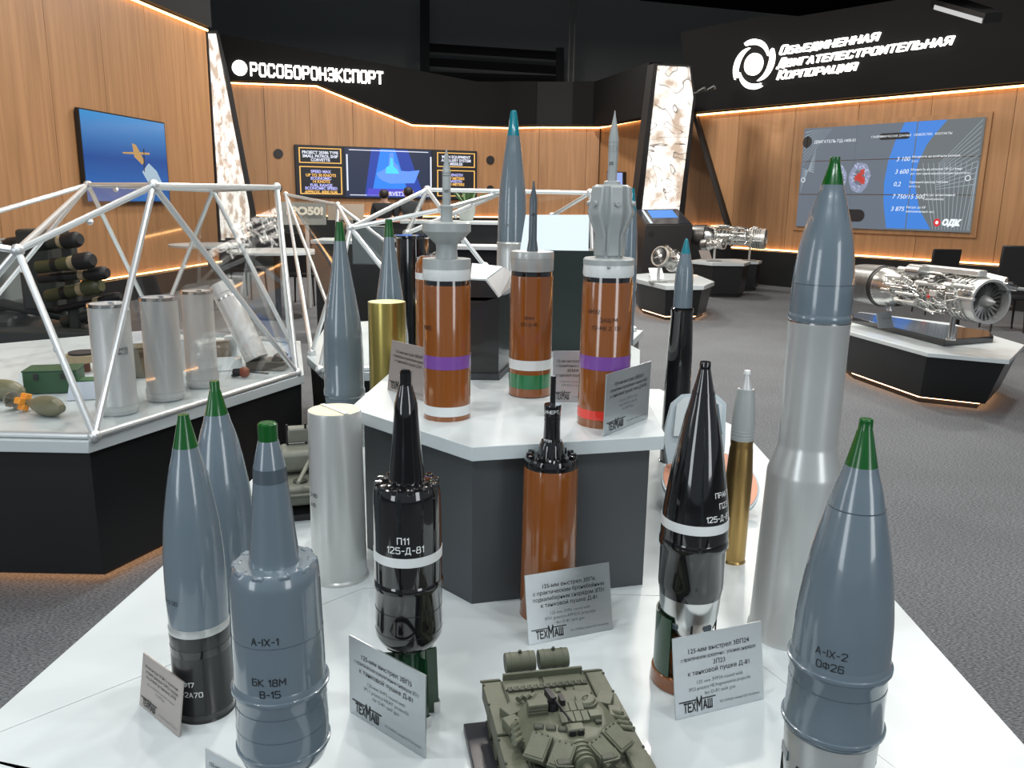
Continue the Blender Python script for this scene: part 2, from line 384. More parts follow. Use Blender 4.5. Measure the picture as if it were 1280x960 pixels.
class Shell:
    def __init__(s, name, label, cat, B, group=None):
        s.B = Vector(B); s.o = thing(name, label, cat, B, group=group); s.all = []
        s.az = math.atan2(-s.B.y, -s.B.x)
    def part(s, name, m, lst, smooth=False, n=56, label=None, lit=False):
        pr = lst if lit else rows(s.B, lst)
        if smooth: pr = cr(pr)
        s.all += pr
        return obj(name, MB().lathe(pr, n), m, s.o, label=label)
    def rf(s, z): return interp(s.all, z)
    def band(s, y0, y1, m, name='band', extra=.0006):
        z0 = zrow(s.B, y0)-s.B.z; z1 = zrow(s.B, y1)-s.B.z
        pr = [(z0-(z0-z1)*k/4, s.rf(z0-(z0-z1)*k/4)+extra) for k in range(5)]
        return obj(name, MB().lathe(pr, 56), m, s.o)
    def ring(s, y, m, h=.005, out=.003, name='ring'):
        z = zrow(s.B, y)-s.B.z; r = s.rf(z)
        pr = [(z+h, r-.001), (z+h*.6, r+out), (z-h*.6, r+out), (z-h, r-.001)]
        return obj(name, MB().lathe(pr, 56), m, s.o)
    def text(s, body, y, size, m, dx=0, sw=.8, **kw):   # dx: fraction of half width
        z = zrow(s.B, y)-s.B.z
        return wrap_text(body, size, m, s.o, s.rf, z, s.az+math.asin(max(-.98, min(.98, dx))), sw=sw, **kw)

# ================================================================= room
LP = .615; UP = 1.035; TB = .64
CEILB = mat('black far curtain', (.17, .18, .18), .9)
fl = obj('floor', MB().box((0, 12, -.03), (44, 44, .06)), CARPET); struct(fl)
ce = obj('ceiling', MB().box((0, 14, 8.2), (44, 34, .1)), CEIL); struct(ce)
wb = obj('wall_far', MB().box((0, 27, 4.05), (40, .2, 8.2)), CEILB); struct(wb)

class Wall:            # a vertical plane through plan points A, B ; s runs A -> B
    def __init__(s, A, B):
        s.A = Vector((A[0], A[1], 0)); s.B = Vector((B[0], B[1], 0)); s.u = (s.B-s.A).normalized(); s.n = Vector((s.u.y, -s.u.x, 0))
        if s.n.dot(-s.A) < 0: s.n = -s.n
    def px(s, x, y, off=0):       # pixel -> (s, z)
        v = ray(x, y); O = s.A+s.n*off
        t = (O-CP).dot(s.n)/v.dot(s.n); q = CP+v*t
        return ((q-O).dot(s.u), q.z)
    def at(s, a, z, off=0): q = s.A+s.u*a+s.n*off; return Vector((q.x, q.y, z))
    def slab(s, poly, off0, off1):
        n = len(poly); v = [s.at(a, z, off0) for a, z in poly]+[s.at(a, z, off1) for a, z in poly]
        f = [(i, (i+1) % n, n+(i+1) % n, n+i) for i in range(n)]+[tuple(reversed(range(n))), tuple(range(n, 2*n))]
        return v, f
    def poly(s, name, poly, off0, off1, m, parent=None, **kw):
        v, f = s.slab(poly, off0, off1); return obj(name, MB().add(v, f), m, parent, **kw)
def clip(poly, a, b):
    for lim, sg in ((a, 1), (b, -1)):
        out = []
        for i in range(len(poly)):
            p, q = poly[i], poly[(i+1) % len(poly)]
            ip = (p[0]-lim)*sg >= 0; iq = (q[0]-lim)*sg >= 0
            if ip: out.append(p)
            if ip != iq:
                t = (lim-p[0])/(q[0]-p[0]); out.append((lim, p[1]+t*(q[1]-p[1])))
        poly = out
        if not poly: return poly
    return poly
def panelled(W, name, poly, step=1.22, start=0):
    root = W.poly(name, poly, -.16, -.03, FASC); struct(root)
    a = min(p[0] for p in poly); b = max(p[0] for p in poly); x = a-start
    while x < b:
        q = clip(poly, max(a, x)+.004, min(b, x+step)-.004)
        if len(q) > 2 and abs(max(p[0] for p in q)-min(p[0] for p in q)) > .05: W.poly('wall_panel', q, -.03, 0, WOOD, root)
        x += step
    return root
def led(W, pts, m, name, off=.03, r=.022):
    mb = MB(); r *= .62
    P3 = [W.at(a, z, off) for a, z in pts]
    for p, q in zip(P3, P3[1:]): mb.cyl(p, q, r, r, 6)
    return struct(obj(name, mb, m))

# ---- left wall
WL = Wall((-6.0, 12.5), (-5.67, 15.48))
e0 = WL.px(257, 38); e1 = WL.px(165, 0)
sl = (e1[1]-e0[1])/(e1[0]-e0[0]); s_end = e0[0]; s_beg = -8.0
zb = WL.px(200, 338)[1]
polyL = [(s_beg, zb), (WL.px(245, 330)[0], zb), (s_end, e0[1]), (s_beg, e0[1]+sl*(s_beg-s_end))]
polyL[1] = (s_end-.04, zb)
panelled(WL, 'wall_left', polyL, 1.22, .5)
WL.poly('trim_1', [(s_beg, 0), (s_end, 0), (s_end, zb-.03), (s_beg, zb-.03)], -.16, .10, WHIB)['kind'] = 'structure'
struct(WL.poly('trim_2', [(s_beg, polyL[3][1]+.05), (s_end, e0[1]+.05), (s_end, 8), (s_beg, 8)], -.16, .12, FASC2))
led(WL, [(s_beg, polyL[3][1]), (s_end, e0[1])], WARM, 'trim_3', .035, .03)
led(WL, [(s_beg, zb+.0), (s_end-.05, zb+.0)], WARM, 'trim_4', .05, .02)
struct(WL.poly('trim_5', [(s_end, 0), (s_end+.05, 0), (s_end+.05, 8), (s_end, 8)], -.16, .02, BLKM))

# television on the left wall
def television():
    a0, _ = WL.px(97, 134, .08); a1, _ = WL.px(205, 152, .08)
    z1 = WL.px(97, 134, .08)[1]; z0 = WL.px(213, 253, .08)[1]
    t = thing('television', 'wall-mounted television showing an aircraft in a blue sky', 'television', WL.at((a0+a1)/2, z0, 0))
    L = t.location
    def sl_(name, poly, o0, o1, m, **kw):
        v, f = WL.slab(poly, o0, o1); return obj(name, MB().add([p-L for p in v], f), m, t, **kw)
    sl_('bezel', [(a0, z0), (a1, z0), (a1, z1), (a0, z1)], .03, .085, BLKM)
    sl_('wall_bracket', [(a0+.7, z0+.3), (a1-.7, z0+.3), (a1-.7, z1-.3), (a0+.7, z1-.3)], .0, .03, BLKM)
    e = .02
    # display: sky gradient is picture content on the screen
    m = bpy.data.materials.new('blue sky picture'); m.use_nodes = True; tt = m.node_tree; b = tt.nodes['Principled BSDF']
    b.inputs['Base Color'].default_value = (0, 0, 0, 1); b.inputs['Roughness'].default_value = .15
    tc = nd(tt, 'ShaderNodeTexCoord'); sp = nd(tt, 'ShaderNodeSeparateXYZ'); r = nd(tt, 'ShaderNodeValToRGB')
    el = r.color_ramp.elements; el[0].position = 0; el[0].color = (.02, .14, .42, 1); el[1].position = 1; el[1].color = (.05, .25, .55, 1)
    k = el.new(.5); k.color = (.008, .07, .27, 1)
    tt.links.new(tc.outputs['Generated'], sp.inputs[0]); tt.links.new(sp.outputs[2], r.inputs[0]); tt.links.new(r.outputs[0], b.inputs['Emission Color']); b.inputs['Emission Strength'].default_value = 1
    sl_('display', [(a0+e, z0+e), (a1-e, z0+e), (a1-e, z1-e), (a0+e, z1-e)], .085, .088, m)
    def pt(x, y): return WL.px(x, y, .09)
    gold = emit('aircraft picture', (.55, .33, .12), .8); dark = emit('aircraft picture dark', (.05, .04, .04), .5); cloud = emit('exhaust plume picture', (.45, .6, .72), .75)
    sl_('picture', [pt(*q) for q in [(178, 215), (186, 229), (203, 229), (196, 214), (186, 204)]], .088, .0885, cloud, label='pale plume on the television picture')
    sl_('picture', [pt(*q) for q in [(165, 179), (170, 181), (181, 202), (178, 206), (168, 196)]], .0885, .0892, gold, label='aircraft on the television picture')
    sl_('picture', [pt(*q) for q in [(153, 190), (172, 190), (187, 191), (187, 193.5), (172, 193), (154, 192)]], .0892, .0898, gold)
    sl_('picture', [pt(*q) for q in [(179, 186), (180.5, 186), (181, 215), (180, 215)]], .0892, .0898, dark)
television()

# ---- tall backlit graphic panel at the end of the left wall
LIT = litpaper('backlit print warm', 1.5, .5); LIT2 = litpaper('backlit print engine drawing', 1.1, .12)
def backlit(label, px, d0, d1, m, fr):
    A = PD(px[0][0], 250, d0); B = PD(px[1][0], 250, d1); W = Wall(A, B)
    q = [W.px(*p) for p in px]
    c = W.at(sum(a for a, z in q)/len(q), 0)
    t = thing('backlit_panel', label, 'light panel', c)
    v, f = W.slab(q, -.02, 0); obj('graphic_film', MB().add([p-c for p in v], f), m, t)
    q2 = [W.px(*p) for p in fr]
    v, f = W.slab(q2, -.3, -.02); obj('frame', MB().add([p-c for p in v], f), BLKM, t)
    return W
backlit('tall tapering backlit panel with curved line artwork at the end of the left wood wall',
        [(255, 42), (270, 42), (312, 262), (312, 300), (247, 300)], 16.4, 16.9, LIT, [(253, 38), (273, 38), (318, 290), (318, 352), (244, 352)])
backlit('tall backlit panel with engine drawing artwork standing between back wall and right wall',
        [(822.5, 82), (862, 84), (866.5, 122), (849, 263), (803, 263)], 16.8, 17.0, LIT2, [(818, 79), (864, 81), (870.5, 122), (848, 352), (784, 352)])

# ---- back wall (three facets)
def P2(x, d): q = PD(x, 250, d); return (q.x, q.y)
WB1 = Wall(P2(270, 19), P2(640, 21.6)); WB2 = Wall(P2(640, 21.6), P2(750, 21.2)); WB3 = Wall(P2(750, 21.2), P2(812, 19.3))
zp = 1.17
def brown(W, name, top, xl, xr, k):
    q = [W.px(*p) for p in top]
    poly = [(q[0][0] if xl is None else xl, zp)]+[(q[-1][0], zp)]+q[::-1]
    panelled(W, name, poly, 1.2, k); return q
t1 = [(288, 104), (395, 108), (515, 157), (640, 160.5)]
sL = WB1.px(316, 268)[0]
q1 = [WB1.px(*p) for p in t1]
panelled(WB1, 'wall_back', [(sL, zp), (q1[-1][0], zp)]+q1[::-1], 1.0, .3)
q2 = brown(WB2, 'wall_middle', [(640, 160.5), (672, 159.5), (750, 160)], None, 0, .5)
q3 = [WB3.px(*p) for p in [(750, 160), (806, 149)]]
panelled(WB3, 'wall_corner', [(q3[0][0], zp), (WB3.px(799, 263)[0], zp), q3[1], q3[0]], 1.0, .5)
led(WB1, q1, WARM, 'trim_6', .04, .03); led(WB2, q2, WARM, 'trim_7', .04, .03); led(WB3, q3, WARM, 'trim_8', .04, .03)
led(WB1, [(sL, zp), (q1[-1][0], zp)], WARM, 'trim_9', .05, .025); led(WB2, [(0, zp), (q2[-1][0], zp)], WARM, 'trim_10', .05, .025)
led(WB3, [(q3[0][0], zp), (WB3.px(799, 263)[0], zp)], WARM, 'trim_11', .05, .025)
for i, (W, a, b) in enumerate([(WB1, sL, q1[-1][0]), (WB2, 0, q2[-1][0]), (WB3, 0, WB3.px(806, 250)[0])]):
    struct(W.poly('trim_%d' % (12+i), [(a, 0), (b, 0), (b, zp-.03), (a, zp-.03)], -.16, .12, WHIB))
up = [(a, z+.05) for a, z in q1]
topL = [WB1.px(640, 103), WB1.px(595, 103), WB1.px(262, 41)]
struct(WB1.poly('trim_15', up+topL, -.16, .14, FASC))
struct(WB2.poly('trim_16', [(a, z+.05) for a, z in q2]+[WB2.px(750, 103), WB2.px(640, 103)], -.16, .14, FASC2))
for x0, x1 in ((632, 671), (716, 750)):
    a, z = WB2.px(x0, 160); b, _ = WB2.px(x1, 160)
    struct(WB2.poly('trim_17', [(a, z+.06), (b, z+.06), (b, WB2.px(x1, 103)[1]), (a, WB2.px(x0, 103)[1])], .14, .2, FASC))
# black return wall rising to the right light panel
W4 = Wall(P2(747, 20.9), P2(820, 17.2))
struct(W4.poly('trim_18', [W4.px(748, 158), W4.px(810, 147), W4.px(820, 78), W4.px(748, 103)], -.16, .14, FASC))
# slanted black frame on the left edge of the back wall
struct(WB1.poly('trim_19', [WB1.px(273, 42), WB1.px(288, 104), WB1.px(323, 285), WB1.px(309, 285), WB1.px(270, 60)], -.1, .16, BLKM))

# round black wall ports
for i, (x, y) in enumerate([(348, 192), (347, 235), (613, 200), (613, 237)]):
    W = WB1; a, z = W.px(x, y, .02); c = W.at(a, z, 0)
    o = obj('wall_port', MB().cyl((0, 0, 0), W.n*.03, .105, .105, 24), BLKM); o.location = c
    tag(o, ['round black wall port left of the ship screen, upper one', 'round black wall port left of the ship screen, lower one behind a frame node',
            'round black wall port right of the ship screen, upper one', 'round black wall port right of the ship screen, lower one'][i], 'port', 'round ports in the back wall')

# ---- lettering РОСОБОРОНЭКСПОРТ
a0, z0 = WB1.px(313, 95, .16); a1, z1 = WB1.px(479, 103, .16)
zt = WB1.px(311, 78, .16)[1]
c = WB1.at((a0+a1)/2, (z0+zt)/2, .16)
t = thing('illuminated_sign', 'white backlit company lettering with round emblem above the back wall', 'sign', c)
me = textmesh('РОСОБОРОНЭКСПОРТ', 1, .0, .022)
xs = [v.co.x for v in me.vertices]; ys = [v.co.y for v in me.vertices]
wd, ht, my = max(xs)-min(xs), max(ys)-min(ys), (max(ys)+min(ys))/2
bpy.data.meshes.remove(me)
s_ = (zt-z0)/ht
flat_text('РОСОБОРОНЭКСПОРТ', (zt-z0)*.86, SIGNL, t, (0, 0, 0), WB1.u, (0, 0, 1), extrude=.04, sw=1.15, gap=2.1, width=a1-a0, label='white glowing letters')
ac, zc = WB1.px(299.5, 85, .16); c2 = WB1.at(ac, zc, .16)-c
obj('emblem', MB().cyl(c2-WB1.n*.04, c2+WB1.n*.04, (.16), .16, 28), SIGNL, t)
for k in (-1, 0, 1):
    obj('emblem_line', MB().box(c2+WB1.n*.045+Vector((0, 0, k*.09)), (.26, .01, .018), Matrix((WB1.u, WB1.n, Vector((0, 0, 1)))).transposed()), emit('emblem grey line', (.8, .6, .5), 1.2), t)

# ---- video screen with the ship
def shipscreen():
    W = WB1; off = .1
    TL = W.px(368, 181, off); TR = W.px(597, 188, off); zb_ = W.px(480, 248.5, off)[1]; zt_ = W.px(480, 184.5, off)[1]
    a, b = TL[0], TR[0]; c = W.at((a+b)/2, zb_, 0)
    t = thing('video_wall', 'wide video wall on the back wall showing a blue-lit warship', 'screen', c)
    def sl_(name, poly, o0, o1, m, label=None):
        v, f = W.slab(poly, o0, o1); return obj(name, MB().add([p-c for p in v], f), m, t, label=label)
    sl_('housing', [(a, zb_), (b, zb_), (b, zt_), (a, zt_)], 0, .06, BLKM)
    fx = lambda u: a+(b-a)*u
    fz = lambda v: zb_+(zt_-zb_)*v
    dk = emit('screen navy', (.012, .022, .06), 1); dk2 = emit('screen dark', (.006, .007, .012), 1)
    for u0, u1, m in ((.0, .255, dk2), (.255, .50, dk), (.50, .735, dk), (.735, 1, dk2)):
        sl_('screen_panel', [(fx(u0)+.01, fz(.02)), (fx(u1)-.01, fz(.02)), (fx(u1)-.01, fz(.98)), (fx(u0)+.01, fz(.98))], .06, .09, m)
    def pic(pts, m, k=0, label=None): sl_('picture', [(fx(u), fz(v)) for u, v in pts], .09+.002*k, .092+.002*k, m, label)
    blue = emit('screen beam blue', (.02, .2, .8), 1.1); blue2 = emit('screen glow blue', (.015, .05, .35), 1)
    lb = emit('screen hull blue', (.12, .3, .95), 1); cy = emit('screen cyan', (.06, .55, 1), 1.2); pur = emit('screen violet', (.07, .06, .55), 1)
    yl = emit('screen amber', (.9, .5, .12), 1); wh = emit('screen white', (.75, .78, .9), 1); vi = emit('screen lilac', (.5, .5, .95), 1)
    pic([(.40, .97), (.60, .97), (.69, .04), (.36, .04)], blue2, 0)
    pic([(.45, .97), (.53, .97), (.60, .1), (.40, .1)], blue, 1, 'bright blue beam')
    pic([(.38, .2), (.62, .2), (.60, .06), (.37, .06)], pur, 2)
    pic([(.425, .5), (.46, .56), (.475, .6), (.49, .62), (.50, .9), (.52, .9), (.525, .72), (.545, .66), (.555, .56), (.60, .55), (.665, .58), (.635, .32), (.50, .3), (.455, .36), (.435, .42)], lb, 3, 'ship in the picture')
    pic([(.475, .5), (.48, .62), (.50, .66), (.503, .8), (.515, .8), (.52, .64), (.54, .58), (.55, .5)], cy, 4)
    for u in (.265, .725): pic([(u, .15), (u+.008, .15), (u+.008, .85), (u, .85)], wh, 2)
    for v in (.06, .93): pic([(.28, v), (.715, v), (.715, v+.015), (.28, v+.015)], wh, 2)
    def frame(u0, u1, v0, v1, m):
        e = .006
        for q in ([(u0, v0), (u1, v0), (u1, v0+e*3), (u0, v0+e*3)], [(u0, v1-e*3), (u1, v1-e*3), (u1, v1), (u0, v1)], [(u0, v0), (u0+e, v0), (u0+e, v1), (u0, v1)], [(u1-e, v0), (u1, v0), (u1, v1), (u1-e, v1)]):
            pic(q, m, 1)
    for (u0, u1) in ((.02, .24), (.765, .985)):
        frame(u0, u1, .66, .95, yl); frame(u0, u1, .07, .60, yl)
    def tx(s, u, v, size, m):
        flat_text(s, size, m, t, W.at(fx(u), fz(v), .097)-c, W.u, (0, 0, 1), bold=.003)
    zh = (zt_-zb_)
    for s, v, m in (('PROJECT 20386 TYPE', .86, wh), ('SMALL PATROL SHIP', .79, wh), ('CORVETTE', .72, wh), ('SPEED MAX', .50, vi), ('UP TO 30 KNOTS', .43, yl), ('ECONOMIC', .37, vi), ('14 KNOTS', .31, yl), ('FUEL RANGE', .24, vi), ('ECONOMIC SPEED', .18, vi), ('APPROX. 4000 N.M.', .11, yl)):
        tx(s, .13, v, zh*.075, m)
    for s, v, m in (('MAIN EQUIPMENT', .86, wh), ('ARTILLERY SYSTEM', .79, wh), ('MISSILES', .72, wh), ('LENGTH', .50, vi), ('79 METERS', .43, yl), ('WIDTH', .37, vi), ('10 METERS', .31, yl), ('DISPLACEMENT', .2, vi)):
        tx(s, .875, v, zh*.075, m)
    tx('CORVETTE', .52, .1, zh*.11, wh)
shipscreen()

# ---- right wall
WR = Wall((4.0, 18.2), (8.62, 12.3))
rl = WR.px(871, 143); zf = 3.43; zbr = .70
s1 = 14
rr = [(WR.px(917, 300)[0], zbr), (s1, zbr), (s1, zf), (WR.px(872, 143)[0], zf)]
panelled(WR, 'wall_right', rr, 1.3, .2)
struct(WR.poly('trim_20', [(WR.px(915, 330)[0], 0), (s1, 0), (s1, zbr-.03), (WR.px(917, 310)[0], zbr-.03)], -.16, .14, WHIB))
ftop = WR.px(1000, 14)[1]
struct(WR.poly('trim_21', [(WR.px(868, 143)[0], zf+.05), (s1, zf+.05), (s1, ftop), (WR.px(857, 40)[0], ftop)], -.16, .16, FASC))
led(WR, [(rr[3][0], zf), (s1, zf)], WARM, 'trim_22', .04, .03); led(WR, [(rr[0][0], zbr), (s1, zbr)], WARM, 'trim_23', .05, .025)
struct(WR.poly('trim_24', [WR.px(868, 142), WR.px(872.5, 142), WR.px(920, 300), WR.px(915, 300)], -.1, .1, BLKM))
# strip of wood visible between tower and right wall, with faint words
W5 = Wall(P2(850, 19.5), P2(915, 19.2))
panelled(W5, 'wall_recess', [W5.px(850, 283), W5.px(912, 283), W5.px(874, 150), W5.px(866, 150)], 3)
struct(W5.poly('trim_25', [(W5.px(850, 283)[0], 0), (W5.px(915, 283)[0], 0), W5.px(915, 284), W5.px(850, 284)], -.16, .1, WHIB))
led(W5, [W5.px(853, 282.5), W5.px(911, 282.5)], WARM, 'trim_26', .05, .025)

# ---- lettering with turbine emblem
def odk():
    W = WR; off = .18
    a0, z0 = W.px(975, 86, off); c = W.at(a0, z0, off)
    t = thing('illuminated_sign', 'white backlit three-line slanted lettering with swirl emblem on right fascia', 'sign', c)
    def line(s, xL, yT, yB, xR):
        me = textmesh(s, 1, 0, .02, .35, 'LEFT'); xs = [v.co.x for v in me.vertices]; ys = [v.co.y for v in me.vertices]
        cap = .72; bpy.data.meshes.remove(me)
        aL, zB = W.px(xL, yB, off); zT = W.px(xL, yT, off)[1]; aR, _ = W.px(xR, yB-10, off)
        size = (zT-zB)/cap; wd = (max(xs)-min(xs))*size
        flat_text(s, (zT-zB)*.86, SIGNL, t, W.at(aL, (zT+zB)/2, off)-c, W.u, (0, 0, 1), extrude=.04, sw=.82, gap=1.8, shear=.35, align='LEFT', width=aR-aL)
    line('Объединенная', 976, 57, 69, 1098); line('Двигателестроительная', 974, 73, 85, 1189); line('Корпорация', 973, 88, 100, 1071)
    ac, zc = W.px(942.5, 80.5, off)
    R = abs(W.px(942.5, 48, off)[1]-W.px(942.5, 113, off)[1])/2
    o = W.at(ac, zc, off)-c; X = W.u; Z = Vector((0, 0, 1)); N = W.n
    obj('emblem_disc', MB().cyl(o-N*.04, o+N*.04, R*.42, R*.42, 28), SIGNL, t)
    for k in range(4):
        mb = MB(); out = []; inn = []
        for i in range(13):
            u = i/12; a = k*PI/2-2.1+u*1.75; r = R*(1.0-.30*u**1.6); th = R*.27*math.sin(PI*min(1, u*.90+.10))**.7*(1-.55*u)
            out.append(o+X*math.cos(-a)*r+Z*math.sin(-a)*r); inn.append(o+X*math.cos(-a)*(r-th)+Z*math.sin(-a)*(r-th))
        n = 13; v = [p-N*.04 for p in out+inn]+[p+N*.04 for p in out+inn]; f = []
        for i in range(n-1):
            f += [(i, i+1, n+i+1, n+i), (2*n+i, 3*n+i, 3*n+i+1, 2*n+i+1), (i, 2*n+i, 2*n+i+1, i+1), (n+i, n+i+1, 3*n+i+1, 3*n+i)]
        obj('emblem_blade', mb.add(v, f), SIGNL, t)
odk()

# ---- 3x3 video wall
def videowall():
    W = WR; off = .07
    a, zt_ = W.px(1005, 160, off); b, _ = W.px(1232, 146, off); zt_ = (zt_+W.px(1232, 146, off)[1])/2
    zb_ = (W.px(995, 283, off)[1]+W.px(1220, 292, off)[1])/2
    c = W.at((a+b)/2, zb_, 0)
    t = thing('video_wall', 'nine-panel video wall on the right wall showing an engine data page', 'screen', c)
    fx = lambda u: a+(b-a)*u
    fz = lambda v: zb_+(zt_-zb_)*v
    def sl_(name, poly, o0, o1, m, label=None):
        v, f = W.slab(poly, o0, o1); return obj(name, MB().add([p-c for p in v], f), m, t, label=label)
    sl_('surround', [(fx(-.025), fz(-.04)), (fx(1.025), fz(-.04)), (fx(1.025), fz(1.04)), (fx(-.025), fz(1.04))], 0, .03, WOOD, 'wooden surround')
    g = emit('screen grey page', (.115, .14, .175), 1); g2 = emit('screen grey page dim', (.12, .14, .15), 1)
    for i in range(3):
        for j in range(3):
            e = .0022
            sl_('screen_panel', [(fx(i/3+e), fz(j/3+e*1.6)), (fx((i+1)/3-e), fz(j/3+e*1.6)), (fx((i+1)/3-e), fz((j+1)/3-e*1.6)), (fx(i/3+e), fz((j+1)/3-e*1.6))], .03, .06, g2 if i == 2 else g)
    seams = emit('screen blue arc', (.045, .2, .62), 1)
    def pic(pts, m, k=0, label=None): sl_('picture', [(fx(u), fz(v)) for u, v in pts], .06+.0015*k, .0615+.0015*k, m, label)
    arcL = [(.60, 1), (.56, .85), (.53, .65), (.52, .45), (.53, .25), (.56, .02)]; arcR = [(.80, .02), (.73, .2), (.69, .42), (.69, .6), (.73, .8), (.82, 1)]
    # arc cut by the panel joints
    def arcpt(L, v):
        L = sorted(L, key=lambda p: p[1])
        for p, q in zip(L, L[1:]):
            if v <= q[1]: return p[0]+(q[0]-p[0])*(v-p[1])/(q[1]-p[1])
        return L[-1][0]
    for j in range(3):
        for i in (1, 2):
            lo = j/3+.005; hi = (j+1)/3-.005; L = []; R = []
            for k in range(7):
                v = max(.02, lo+(hi-lo)*k/6)
                l = max(arcpt(arcL, v), i/3+.003); r = min(arcpt(arcR, v), (i+1)/3-.003)
                L.append((l, v)); R.append((max(r, l), v))
            pic(L+R[::-1], seams, 0, 'blue arc on the page')
    wh = emit('screen page white', (.8, .85, .9), 1); lg = emit('screen page line', (.26, .31, .35), 1)
    for k in range(16):
        u = .74+.25*k/16; pic([(min(.99, u+.07), .02), (min(.993, u+.073), .02), (min(.995, u-.02+.012*k), .62), (min(.992, u-.023+.012*k), .62)], lg, 1)
    for k in range(12):
        u = .80+.018*k; pic([(.99, .98-.05*k), (.99, .972-.05*k), (.80, .60-.02*k), (.80, .606-.02*k)], lg, 1)
    for k in range(9):
        pic([(.01, .95-.04*k), (.012, .96-.04*k), (.10+.01*k, .98), (.098+.01*k, .98)], lg, 1)
        pic([(.01, .35+.03*k), (.01, .357+.03*k), (.09, .8-.03*k), (.09, .79-.03*k)], lg, 1)
    # engine picture
    bl = emit('screen engine lines', (.45, .5, .68), 1); bl2 = emit('screen engine lines dim', (.22, .25, .36), 1); rd = emit('screen engine red', (.45, .05, .04), 1)
    def blob(cu, cv, ru, rv, m, k, jag=.1):
        pic([(cu+ru*math.cos(q/20*2*PI)*(1+random.uniform(-jag, jag)), cv+rv*math.sin(q/20*2*PI)*(1+random.uniform(-jag, jag))) for q in range(20)], m, k)
    blob(.245, .49, .055, .13, bl2, 2); blob(.375, .50, .062, .145, bl2, 2, .06); blob(.245, .49, .04, .06, g, 3); blob(.375, .50, .035, .08, g, 3)
    for k in range(90):
        cx = random.choice([.245, .375]); an = random.uniform(0, 6.28); u = cx+.05*math.cos(an)*random.random()**.4; v = .495+.13*math.sin(an)*random.random()**.4
        du, dv = random.uniform(-.02, .02), random.uniform(-.04, .04)
        pic([(u, v), (u+.002, v+.006), (u+du+.002, v+dv+.006), (u+du, v+dv)], bl, 4)
    for k in range(9): 
        u = .35+random.random()*.045; v = .42+random.random()*.14; pic([(u, v), (u+.022, v+.01), (u+.02, v+.06), (u-.004, v+.05)], rd, 5)
    # menu
    bk = emit('screen black pill', (.012, .011, .012), 1)
    def pill(u0, u1, v0, v1, m, k):
        r = (v1-v0)/2; asp = (zt_-zb_)/(b-a); pts = []
        for q in range(9): an = PI/2+PI*q/8; pts.append((u0+r*asp+r*asp*math.cos(an), v0+r+r*math.sin(an)))
        for q in range(9): an = -PI/2+PI*q/8; pts.append((u1-r*asp+r*asp*math.cos(an), v0+r+r*math.sin(an)))
        pic(pts, m, k)
    pill(.465, .635, .845, .905, bk, 6); pill(.225, .43, .07, .19, bk, 6); pill(-.0, .06, .80, .92, bk, 6)
    def tx(s, u, v, size, m, align='LEFT', shear=0, bold=.0):
        me = flat_text(s, size, m, t, W.at(fx(u), fz(v), .073)-c, W.u, (0, 0, 1), align=align, shear=shear, bold=bold)
    hh = zt_-zb_
    tx('ДВИГАТЕЛЬ ПД-1400-01', .075, .855, hh*.040, wh)
    for s, u in (('ГЛАВНАЯ', .42), ('СЕМЕЙСТВО', .655), ('КОНТАКТЫ', .765)): tx(s, u, .875, hh*.027, wh)
    tx('ТЕХНИЧЕСКИЕ ДАННЫЕ', .55, .875, hh*.027, wh, 'CENTER')
    for k, (n, l1, l2) in enumerate([('3 100', 'Мощность на взлётном режиме', '(л.с.)'), ('3 600', 'Мощность на режиме ЧР (2,5 мин)', '(л.с. при одном неработающем двигателе)'), ('0,2', 'Удельный расход топлива', '(кг/л.с.ч)'), ('7 750/15 500', 'Ресурс назначенный', '(часов/циклов)'), ('3 875', 'Ресурс до КР', '(межремонтный час)')]):
        v = .66-.115*k
        tx(n, .575, v, hh*.058, wh, shear=.2); dx = .66 if k != 3 else .745
        tx(l1, dx, v+.018, hh*.028, wh); tx(l2, dx, v-.02, hh*.026, wh)
    rdm = emit('screen red logo', (.6, .02, .03), 1)
    blob(.83, .085, .018, .036, rdm, 6, 0); blob(.83, .085, .008, .016, wh, 7, 0)
    tx('ОДК', .855, .085, hh*.07, wh, shear=.2, bold=.01)
    for u in (.025, .955):
        for q in range(16):
            an = q/16*2*PI; an2 = an+.45; r = .014; R2 = .011; asp = 1.75
            pic([(u+r*math.cos(an), .48+r*asp*math.sin(an)), (u+r*math.cos(an2), .48+r*asp*math.sin(an2)), (u+R2*math.cos(an2), .48+R2*asp*math.sin(an2)), (u+R2*math.cos(an), .48+R2*asp*math.sin(an))], wh, 6)
videowall()

# ---- ceiling things
o = MB()
for x, y in ((712, 50), (718, 50)):
    q = PD(x, y, 24); o.cyl((q.x, q.y, 4.2), (q.x, q.y, 8.1), .03, .03, 8)
tag(obj('hanging_cables', o, mat('pale cable', (.12, .12, .12), .5)), 'pair of thin pale cables hanging from the ceiling above the back wall', 'cable')
t = thing('gantry', 'black wall gantry with three rails above back wall', 'gantry', PD(600, 80, 25.5))
L = t.location
for k, (ya, yb) in enumerate([(59, 70), (77, 88), (95, 100)]):
    A = PD(530, ya, 25.5)-L; B_ = PD(700, yb, 25.5)-L
    obj('rail', MB().cyl(A, B_, .12, .12, 4), BLKM, t)
obj('post', MB().cyl(PD(531, 0, 25.4)-L, PD(531, 97, 25.4)-L, .14, .14, 4), BLKM, t)
obj('post', MB().cyl(PD(700, 60, 25.4)-L, PD(700, 103, 25.4)-L, .12, .12, 4), BLKM, t)
t = thing('illuminated_sign', 'bright hanging sign cut off by the top edge of the picture', 'sign', PD(1035, 0, 17.5))
L = t.location
W6 = Wall((5, 17.5), (9.5, 17.5))
ac, zc = W6.px(1013, -1)
